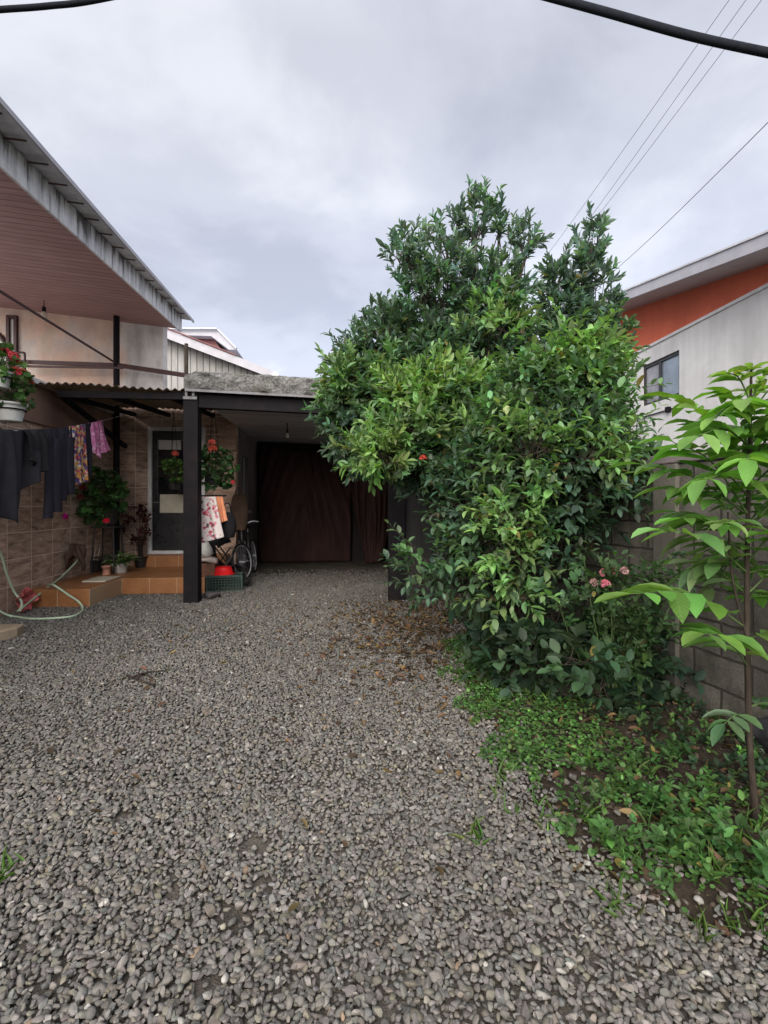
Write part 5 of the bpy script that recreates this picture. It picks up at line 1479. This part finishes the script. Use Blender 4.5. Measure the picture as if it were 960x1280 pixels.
# variegated plant in a grey pot
vb = HF.st(G(150, 716, .24)); vb = h(vb[0], vb[1], .241)
ro = thing('variegated_plant', 'pale striped spider plant in a round grey pot on the lower step', 'potted plant', vb, HF.a)
pot(ro, vb, .125, .16, M['grey_pot'], False, .8)
lm = MB(); n = 130; a = R.uniform(0, 2 * pi, n)
D = unit(np.stack([np.cos(a) * R.uniform(.3, 1, n), np.sin(a) * R.uniform(.3, 1, n), R.uniform(.3, 1.1, n)], 1)); N = unit(np.stack([-np.cos(a) * .5, -np.sin(a) * .5, np.ones(n)], 1))
cc = np.where(R.random((n, 1)) < .38, np.array([[.50, .54, .34]]), np.array([[.07, .17, .05]]))
V, F, q = leaf_block(vb + [0, 0, .14] + R.normal(0, .025, (n, 3)), D, N, R.uniform(.16, .30, n), .15, .2, R.uniform(.3, .7, n), 'lance'); lm.add(V, F, 0, True, np.repeat(jitter_col(cc, n, .15, .05), q, 0))
part('foliage', lm, M['leaf_soft'], ro)
tb = HF.st(G(133, 719, .24)); tb = h(tb[0], tb[1], .241)
mb = MB(); mb.lathe(tb, [(.001, 0), (.06, 0), (.062, .02), (.052, .022), (.058, .12), (.066, .122), (.066, .145), (.058, .145), (.054, .1), (.001, .09)], 22)
solo('clay_pot', mb, M['clay'], 'small empty clay pot beside the striped plant on the lower step', 'pot', tb, HF.a)
kb = HF.st(G(119, 715, .24)); kb = h(kb[0] - .05, kb[1] + .05, .241)
ro = thing('square_pot', 'square black pot with two pale dry stalks on the lower step', 'pot', kb, HF.a)
k_ = HF.st(kb); mb = MB(); mb.hexa([h(k_[0] + i * .10, k_[1] + j * .09, .241) for i, j in ((-1, -1), (1, -1), (1, 1), (-1, 1))] + [h(k_[0] + i * .125, k_[1] + j * .115, .43) for i, j in ((-1, -1), (1, -1), (1, 1), (-1, 1))]); part('pot', mb, M['black_pot'], ro, bevel=.01)
mb = MB(); mb.tube(spline([kb + [0, 0, .18], kb + [.02, 0, .3], kb + [.05, -.02, .38]], 6), [.010 - .0005 * i for i in range(13)], 6); mb.tube(spline([kb + [.06, 0, .18], kb + [.09, 0, .32], kb + [.10, .02, .42]], 6), [.010 - .0005 * i for i in range(13)], 6); part('stalk', mb, M['cream'], ro)
# loose pale tile on the step
a = HF.st(G(105, 728, .24)); mb = MB(); mb.box(HF, a[0] - .02, a[0] + .30, a[1] - .02, a[1] + .45, .243, .262); solo('loose_tile', mb, M['cream'], 'pale loose floor tile lying on the lower porch step', 'tile', None, HF.a, bevel=.003)

# hanging geranium right of the post, added plant left of it
g0 = W(266, 606, 7.55)
def hanger(root, base, r, hgt, top):
    mb = MB()
    for a in (0.3, 2.4, 4.5): mb.tube(np.array([np.asarray(base, float) + [math.cos(a) * r, math.sin(a) * r, hgt], top]), .004, 5)
    part('hanger', mb, M['dark_steel'], root)
q = geranium('bushy hanging geranium with coral blooms right of the dark post', g0, .13, .16, M['black_pot'], 130,
    [(W(265, 553, 7.4), .05, ORR), (W(266, 561, 7.35), .06, (.82, .16, .10)), (W(291, 603, 7.5), .035, (.6, .06, .09))], .29, (.055, .125, .045), .055, centre=W(268, 585, 7.55), name='hanging_geranium')
hanger(q, g0, .13, .16, h(HF.st(g0)[0], HF.st(g0)[1], 2.93))
g1 = W(217, 612, 8.6)  # plant added to stand in for a reflection in the door glass
q = geranium('added hanging plant with one coral bloom, in place of a door glass reflection', g1, .10, .12, M['black_pot'], 70,
    [(W(219, 567, 8.5), .055, ORR)], .17, (.10, .19, .05), .05, centre=W(219, 588, 8.6), name='hanging_geranium')
hanger(q, g1, .10, .16, h(HF.st(g1)[0], HF.st(g1)[1], 2.96))

# ------------------------------------------------------------------ tap, hose, red cloth
tp = HF.ats(84, 686, -4.1); tp = (tp[0], tp[1], tp[2])
tr_ = thing('garden_tap', 'wall tap wrapped in brown rag on the tiled wall', 'tap', h(-4.08, tp[1], tp[2]), HF.a)
mb = MB(); c = h(-4.1, tp[1], tp[2]); mb.tube(np.array([c, c + HF.v * .13]), .014, 8); mb.tube(spline([c + HF.v * .12, c + HF.v * .15 + [0, 0, -.02], c + HF.v * .15 + [0, 0, -.09]], 5), .014, 8)
mb.tube(np.array([c + HF.v * .1 + [0, 0, .0], c + HF.v * .1 + [0, 0, .06]]), .01, 8); mb.bar(c + HF.v * .1 + HF.u * .05 + [0, 0, .06], c + HF.v * .1 - HF.u * .05 + [0, 0, .06], .015, .012); part('spout', mb, M['zinc'], tr_)
M['rag'] = fabric('brown_rag', (.085, .05, .036))
n, m = 34, 22; V = np.zeros((m, n, 3))
for i, v in enumerate(np.linspace(0, 1, m)):
    for j, u in enumerate(np.linspace(0, 2 * pi, n)):
        r = .075 + .035 * math.sin(3 * u + v * 3) + .045 * v + .02 * math.sin(7 * u - v * 5)
        zz_ = .06 - .05 * math.cos(u) * .3 - v * (.26 + .12 * math.sin(u * 2 + 1))
        V[i, j] = c + HF.v * (.125 + max(r * .9 * math.cos(u), -.085)) + HF.u * r * math.sin(u) * 1.25 + np.array([0, 0, zz_])
mb = MB(); mb.grid(V); mb.add(V[0], [tuple(range(n - 1))]); part('rag', mb, M['rag'], tr_, solid=.006)
M['hose'] = plain('pale_green_hose', (.36, .46, .33), .45, .12, 12)
def wl(px, py, off=.06): return h(*HF.ats(px, py, -4.1 + off))
hp = [c + HF.v * .15 + [0, 0, -.05], c + HF.v * .155 + [0, 0, -.16], wl(78, 720, .12), wl(70, 726.5, .14), wl(60, 734, .16), wl(50, 742, .18), wl(40, 750, .18), W(30, 758, 6.0), W(22, 764, 5.9)]
h2 = [wl(-25, 650, .10), wl(0, 690, .10), wl(8, 716, .10), wl(18, 740, .12), W(27, 752, 6.0), W(25, 764, 5.92)]
h3 = [G(20, 771, .03), G(40, 773.5, .03), G(65, 773, .03), G(90, 770.5, .03), G(101, 765.5, .03), W(103.5, 760, 6.33), W(98, 752, 6.35), W(86, 744, 6.36), W(76, 737, 6.37), W(66, 731, 6.38), wl(60, 731, .16)]
h3 = [W(0, 764, 5.75), W(10, 769, 5.8)] + h3
h3 = [W(-18, 752, 5.65)] + h3
hz = thing('garden_hose', 'pale green garden hose looping from the tap over the gravel', 'hose', h(-4.0, 6.2, 0), HF.a)
mb = MB(); mb.tube(spline(hp, 8), .0135, 8); mb.tube(spline(h3, 8), .0135, 8); mb.tube(spline(h2, 8), .0135, 8); part('hose', mb, M['hose'], hz)
M['red_rag'] = fabric('faded_red_cloth', (.50, .12, .12), .8, .35)
c = wl(30, 751, .14); n, m = 60, 18; V = np.zeros((m, n, 3))
for i, v in enumerate(np.linspace(0, 1, m)):
    for j, u in enumerate(np.linspace(0, 2 * pi, n)):
        r = .035 + .125 * v * (1 + .22 * math.sin(5 * u + .5) + .12 * math.sin(11 * u + v * 3))
        V[i, j] = c + HF.u * r * math.cos(u) * 1.1 + HF.v * (.10 * v - .06 + .03 * math.sin(5 * u + 2) * v) + np.array([0, 0, r * math.sin(u) * .85])
mb = MB(); mb.grid(V); solo('red_cloth', mb, M['red_rag'], 'faded red ruffled cloth on the hose at the foot of the tiled wall', 'cloth', c - [0, 0, .15], HF.a, solid=.006)
# slab of pale stone at the left edge
sb_ = HF.st(G(0, 800)); mb = MB(); mb.prism([h(sb_[0] - .7, sb_[1] - .16, -.02), h(sb_[0] + .06, sb_[1] - .14, -.02), h(sb_[0] + .13, sb_[1] + .05, -.02), h(sb_[0] + .11, sb_[1] + .20, -.02), h(sb_[0] - .7, sb_[1] + .26, -.02)], (0, 0, .13))
M['pale_stone'] = render_wall('pale_stone', (.34, .27, .19), .3, .4, .6)
solo('stone_slab', mb, M['pale_stone'], 'pale broken stone slab at the left edge of the gravel', 'stone slab', None, HF.a, bevel=.012)

# ------------------------------------------------------------------ things behind the post
# crate with a red basin
cr = HF.st(G(279, 741)); c0 = h(cr[0], cr[1] + .16, 0)
crate = thing('crate', 'dark green plastic mesh crate standing on the gravel behind the post', 'crate', c0, HF.a + .12)
XF2 = Frame(HF.a + .12); k = XF2.st(c0)
M['crate'] = plain('dark_green_crate', (.018, .045, .036), .5, .2, 9)
mb = MB(); w2, t2, hh = .255, .17, .265
mb.box(XF2, k[0] - w2, k[0] + w2, k[1] - t2, k[1] + t2, .005, .02); part('crate_floor', mb, M['crate'], crate)
def lattice(a, b):
    mb = MB(); a = np.asarray(a); b = np.asarray(b)
    for z, wd_ in ((.03, .03), (.085, .010), (.125, .010), (.165, .010), (.205, .010), (.25, .035)):
        mb.bar(a + [0, 0, z], b + [0, 0, z], .012, wd_)
    for u in np.linspace(0, 1, 13 if np.linalg.norm(b - a) > .4 else 9):
        p = a + (b - a) * u; mb.bar(p + [0, 0, .02], p + [0, 0, .255], .012 if 0 < u < 1 else .02, .010, up=unit(b - a))
    return mb
q4 = [XF2.w(k[0] + i * w2, k[1] + j * t2, 0) for i, j in ((-1, -1), (1, -1), (1, 1), (-1, 1))]
for i in range(4): part('side', lattice(q4[i], q4[(i + 1) % 4]), M['crate'], crate)
M['red_plastic'] = plain('red_plastic', (.62, .012, .015), .35, .1, 6)
mb = MB(); mb.lathe(h(cr[0] - .03, cr[1] + .14, .268), [(.001, .125), (.10, .12), (.125, .10), (.145, .012), (.175, .010), (.178, 0.0), (.15, 0)], 30)
solo('red_basin', mb, M['red_plastic'], 'bright red plastic basin turned over on the green crate', 'basin', None, HF.a)
# stone at the foot of the post
rs_ = stone_shapes(2, 1); mb = MB(); U = rs_[0][0] * [.15, .11, .075]; g_ = G(262, 750); mb.add(U + g_ + [0, .05, .05], rs_[1], 0, True, (.06, .055, .055))
mb.V[-1] = mb.V[-1]; solo('rock', mb, M['stone'], 'dark rough stone lying at the foot of the left carport post', 'stone', None)

# bicycle, nose towards the camera, along the grey side wall
def bicycle():
    o = HF.st(G(300, 728)); s0, t0 = -1.80, 8.85
    root = thing('bicycle', 'dark bicycle leaning by the grey side wall of the carport', 'bicycle', h(s0, t0 + .5, 0), HF.a)
    lean = -.10
    def b(x, z, y=0.0): return h(s0 + .06 + lean * z + y, t0 + x, z)
    M['tyre'] = plain('tyre_rubber', (.014, .014, .014), .7, .2, 30)
    def wheel(x0, r=.33, turn=0.0):
        a = np.linspace(0, 2 * pi, 41)
        def cp_(x, z): return b(x0 + x * math.cos(turn), r + .005 + z, x * math.sin(turn))
        mb = MB(); mb.tube(np.array([cp_(math.cos(q) * r * .95, math.sin(q) * r * .95) for q in a]), .021, 10, caps=False); wh = part('wheel', mb, M['tyre'], root)
        mb = MB(); mb.tube(np.array([cp_(math.cos(q) * r * .86, math.sin(q) * r * .86) for q in a]), .010, 6, caps=False); part('rim', mb, M['zinc'], wh)
        mb = MB(); cc_ = cp_(0, 0)
        stick(mb, np.array([cc_ + HF.v * .025 * (-1) ** i for i in range(28)]), np.array([cp_(math.cos(q) * r * .86, math.sin(q) * r * .86) for q in np.arange(28) * 2 * pi / 28]), np.full(28, .0016), np.full(28, .0016))
        mb.tube(np.array([cc_ - HF.v * .05, cc_ + HF.v * .05]), .02, 8); part('spokes', mb, M['zinc'], wh)
    wheel(0.0, turn=.35); wheel(1.04)
    M['bike_paint'] = plain('bike_paint', (.025, .025, .03), .35, .2, 9)
    mb = MB(); hub0, hub1 = b(0, .335), b(1.04, .335); bb, seat, head, headb = b(.60, .29), b(.74, .80), b(.19, .86), b(.16, .70)
    for p_, q_, r_ in ((bb, seat, .017), (seat, head, .016), (headb, bb, .019), (head, headb, .021), (seat, hub1, .010), (bb, hub1, .011)): mb.tube(np.array([p_, q_]), r_, 10)
    part('frame', mb, M['bike_paint'], root)
    mb = MB()
    for y in (-.055, .055): mb.tube(spline([b(.15, .70, y * .7), b(.13, .62, y), b(.0, .335, y)], 6), .011, 8)
    part('fork', mb, M['bike_paint'], root)
    mb = MB(); mb.tube(np.array([head, b(.21, .98)]), .014, 8); mb.tube(spline([b(.30, 1.03, -.29), b(.2, 1.04, -.2), b(.20, .985, -.05), b(.20, .985, .05), b(.2, 1.04, .2), b(.30, 1.03, .29)], 6), .012, 8); part('handlebar', mb, M['zinc'], root)
    for y in (-.27, .27):
        mb = MB(); mb.tube(np.array([b(.24, 1.035, y * .86), b(.31, 1.03, y * 1.06)]), .018, 8); part('grip', mb, M['tyre'], root)
    mb = MB(); mb.tube(np.array([seat, b(.765, .89)]), .012, 8); part('seat_post', mb, M['zinc'], root)
    mb = MB(); mb.loft([b(.60, .90), b(.66, .905), b(.76, .91), b(.85, .92), b(.89, .92)], [.016, .024, .05, .075, .05], [.012, .018, .026, .03, .02], HF.v, np.array([0, 0, 1.0]), 12); part('saddle', mb, M['tyre'], root)
    mb = MB(); mb.tube(np.array([bb - HF.v * .06, bb + HF.v * .06]), .02, 8); mb.lathe(bb + HF.v * .05, [(.001, -.003), (.09, -.003), (.09, .003), (.001, .003)], 24, axis=HF.v)
    mb.bar(bb + HF.v * .07, bb + HF.v * .07 + HF.u * .12 + [0, 0, -.12], .018, .02); mb.bar(bb - HF.v * .07, bb - HF.v * .07 - HF.u * .12 + [0, 0, .12], .018, .02); part('crank', mb, M['zinc'], root)
bicycle()

# cloths that hang beside the post from a short rail
HR = 7.35
ra_ = HF.att(238, 618, HR); rb_2 = HF.att(305, 622, HR)
rack = thing('clothes_rail', 'thin dark rail carrying clothes behind the post', 'rail', h(-1.9, HR, 0), HF.a)
mb = MB(); mb.tube(np.array([h(-2.06, HR, 1.47), h(-1.70, HR, 1.47)]), .011, 8); part('bar', mb, M['dark_steel'], rack)
for s in (-2.06,):
    mb = MB(); mb.tube(np.array([h(s, HR, 0 if s > -2.05 else 0), h(s, HR, 1.48)]), .012, 8); part('upright', mb, M['dark_steel'], rack)
def drape(px0, px1, py1, mat, name, label, cat, folds=1.6, amp=.03, off=0.0, taper=0.0, tilt=0.0):
    a = HF.att(px0, 630, HR - off); b = HF.att(px1, 630, HR - off); n, m = 40, 34; V = np.zeros((m, n, 3)); z1 = HF.att(px0, py1, HR)[2]
    for i, v in enumerate(np.linspace(0, 1, m)):
        for j, u in enumerate(np.linspace(0, 1, n)):
            f = math.sin(folds * 2 * pi * u + v * 1.6) + .4 * math.sin(folds * 5 * pi * u + 1)
            s = a[0] + (b[0] - a[0]) * (.5 + (u - .5) * (1 + taper * v)) + tilt * v
            V[i, j] = h(s, HR - .02 - off - amp * f * (.3 + .7 * v), 1.485 + (z1 + tilt * .8 * (u - .5) - 1.485) * v - .03 * (off > 0))
    mb = MB(); mb.grid(V); return solo(name, mb, mat, label, cat, solid=.007)
drape(247, 270, 672, M['white_floral'], 'print_shirt', 'white shirt with dark pink print hanging beside the post', 'shirt', 1.3, .03, .05, .15, .10)
drape(268, 279, 650, M['peach_cloth'], 'peach_cloth', 'small peach cloth hanging right of the white print shirt', 'cloth', 1.2, .03, .02, .2, .06)
M['bag_cloth'] = fabric('dark_bag_cloth', (.022, .020, .024), .6)
def bag(px, py0, py1, wpx, t, mat, name, label, cat, depth=.11, strap=True, prnt=None):
    a = HF.att(px, py0, t); b = HF.att(px, py1, t); half = wpx * t / FPX / 2
    zs = np.linspace(b[2], a[2], 12); q = np.linspace(0, 1, 12); A = half * (.80 + .30 * np.sin(q * pi * .9) - .25 * q ** 3)
    root = thing(name, label, cat, h(a[0], t, b[2]), HF.a)
    mb = MB(); mb.loft([h(a[0] + .01 * math.sin(k * 5), t, z) for k, z in zip(q, zs)], A, depth * (.75 + .4 * np.sin(q * pi) - .5 * q ** 4), HF.v, HF.u, 22, 0, .035); part('body', mb, mat, root)
    if strap:
        top = max(a[2] + .12, 1.0)
        for sg in (-1, 1):
            mb = MB(); mb.tube(spline([h(a[0] - half * .5, t + sg * .03, a[2] - .02), h(a[0] - half * .25, t + sg * .015, top), h(a[0] + half * .25, t + sg * .015, top), h(a[0] + half * .5, t + sg * .03, a[2] - .02)], 8), .007, 6); part('strap', mb, mat, root)
    return root
bag(284, 640, 672, 20, 7.6, M['bag_cloth'], 'dark_bag', 'bulging dark cloth bag hanging on the rail above the crate', 'bag', .13)
M['brown_bag'] = fabric('brown_bag', (.10, .066, .045), .8, .3)
bag(299, 618, 662, 20, 9.0, M['brown_bag'], 'brown_bag', 'brown woven bag hanging near the slot window', 'bag', .10)

def stroller():
    s0, t0 = -1.93, 8.15
    root = thing('folded_stroller', 'dark folded pushchair with drooping hood standing behind the crate', 'pushchair', h(s0, t0, 0), HF.a + .5)
    f2 = Frame(HF.a + .5); o = f2.st(h(s0, t0, 0))
    def b(x, y, z): return f2.w(o[0] + x, o[1] + y, z)
    fm = MB()
    for y in (-.19, .19):
        fm.tube(np.array([b(.30, y, .10), b(-.28, y, .93)]), .012, 8); fm.tube(np.array([b(-.24, y, .10), b(.16, y, .62)]), .012, 8)
        fm.tube(spline([b(-.28, y, .93), b(-.34, y, .99), b(-.42, y, 1.0)], 5), .016, 8)
    fm.tube(np.array([b(.30, -.19, .10), b(.30, .19, .10)]), .010, 8); fm.tube(np.array([b(-.24, -.19, .10), b(-.24, .19, .10)]), .010, 8); fm.tube(np.array([b(.16, -.19, .62), b(.16, .19, .62)]), .010, 8)
    part('frame', fm, M['bike_paint'], root)
    n, m = 30, 18; V = np.zeros((m, n, 3))
    prof = spline([(-.22, .80), (-.12, .50), (.0, .36), (.18, .38), (.27, .30), (.30, .20)], 4)
    for i_, q_ in enumerate(np.linspace(0, len(prof) - 1, m)):
        p_ = prof[int(q_)]
        for j_, u in enumerate(np.linspace(-1, 1, n)):
            V[i_, j_] = b(p_[0] + .02 * math.sin(u * 5 + i_), u * .18, p_[1] - .05 * (1 - u * u) + .012 * math.sin(i_ * 1.3 + u * 6))
    mb = MB(); mb.grid(V); part('seat', mb, M['bag_cloth'], root, solid=.015)
    V = np.zeros((m, n, 3))
    for i_, a in enumerate(np.linspace(-.5, 1.3, m)):
        for j_, u in enumerate(np.linspace(0, pi, n)):
            r = .27 + .014 * math.sin(i_ * 1.9) 
            V[i_, j_] = b(-.14 + r * math.sin(a) * math.sin(u) * .95, .20 * math.cos(u), .68 + r * math.cos(a) * math.sin(u) + .02 * math.sin(i_ * 1.7 + u * 4))
    mb = MB(); mb.grid(V); part('hood', mb, M['char_cloth'], root, solid=.01)
    for x in (.30, -.24):
        for y in (-.22, .22):
            mb = MB(); a = np.linspace(0, 2 * pi, 25); mb.tube(np.array([b(x + .075 * math.cos(q_), y, .095 + .075 * math.sin(q_)) for q_ in a]), .019, 8, caps=False)
            mb.lathe(b(x, y, .095), [(.001, -.012), (.06, -.01), (.06, .01), (.001, .012)], 16, axis=f2.v * 0 + f2.u); part('wheel', mb, M['tyre'], root)
stroller()
mb = MB(); x_ = HF.att(254, 690, 7.8); U = stone_shapes(2, 1); U2 = U[0][0] * [.16, .12, .15]; U2 *= 1 + .10 * np.sin(U2[:, 2:3] * 60) * np.cos(U2[:, :1] * 50)
mb.add(U2 + h(x_[0], 7.85, .67), U[1], 0, True); solo('carrier_bag', mb, M['off_white'] if 'off_white' in M else M['white_pot'], 'crumpled grey-white carrier bag on the low box behind the post', 'bag')

# white shoes on a box
mb = MB(); x_ = HF.att(255, 705, 7.9); mb.box(HF, x_[0] - .22, x_[0] + .20, 7.75, 8.1, .242, .44)
M['box_wood'] = plain('brown_box', (.13, .06, .035), .8, .3, 9)
solo('low_box', mb, M['box_wood'], 'low brown box on the porch edge behind the post', 'box', None, HF.a, bevel=.006)
mb = MB(); n = 14; q = np.linspace(0, 1, n)
mb.loft([h(x_[0] - .20 + .42 * k, 7.83, .475 + .02 * math.sin(k * 3)) for k in q], [.05 + .03 * math.sin(k * pi) for k in q], [.035 + .025 * (1 - k) + .012 * math.sin(k * 9) for k in q], HF.u, np.array([0, 0, 1.0]), 14, 0, .06)
M['off_white'] = fabric('off_white_cloth', (.50, .44, .42), .8, .25)
solo('rolled_towel', mb, M['off_white'], 'rolled off-white patterned towel lying on the low brown box', 'towel', None, HF.a)
# dark branch lying on the gravel
mb = MB(); p0 = G(158, 846, .02); mb.tube(spline([G(158, 844, .03), G(172, 848, .035), G(182, 853, .03), G(194, 856, .03)], 6), .007, 6); mb.tube(spline([G(160, 850, .03), G(176, 842, .05), G(205, 838, .03)], 6), .005, 6); mb.tube(spline([G(172, 848, .035), G(180, 842, .04), G(190, 848, .03)], 6), .005, 6)
solo('fallen_twig', mb, M['bark'], 'small forked dark twig lying on the open gravel', 'twig')
# black plastic bag with a white cord near the wall
mb = MB(); c = G(975, 955, .05); rsh = stone_shapes(4, 1); U = rsh[0][0] * [.17, .12, .10]; U *= (1 + .10 * np.sin(U[:, :1] * 47 + 3 * np.sin(U[:, 2:3] * 30)) * np.cos(U[:, 1:2] * 52) + .06 * np.sin(U[:, 1:2] * 110 + U[:, :1] * 70))
root = thing('plastic_bag', 'dark plastic bag with a white cord lying by the young tree', 'bag', c + [.06, .12, 0]); mb.add(U + c + [.06, .12, .09], rsh[1], 0, True)
part('body', mb, M['char_cloth'], root)
mb = MB(); mb.tube(spline([W(953, 932, 2.75), W(951, 942, 2.72), W(956, 952, 2.72), W(966, 955, 2.7)], 6), .006, 6); part('cord', mb, M['white_frame'], root)
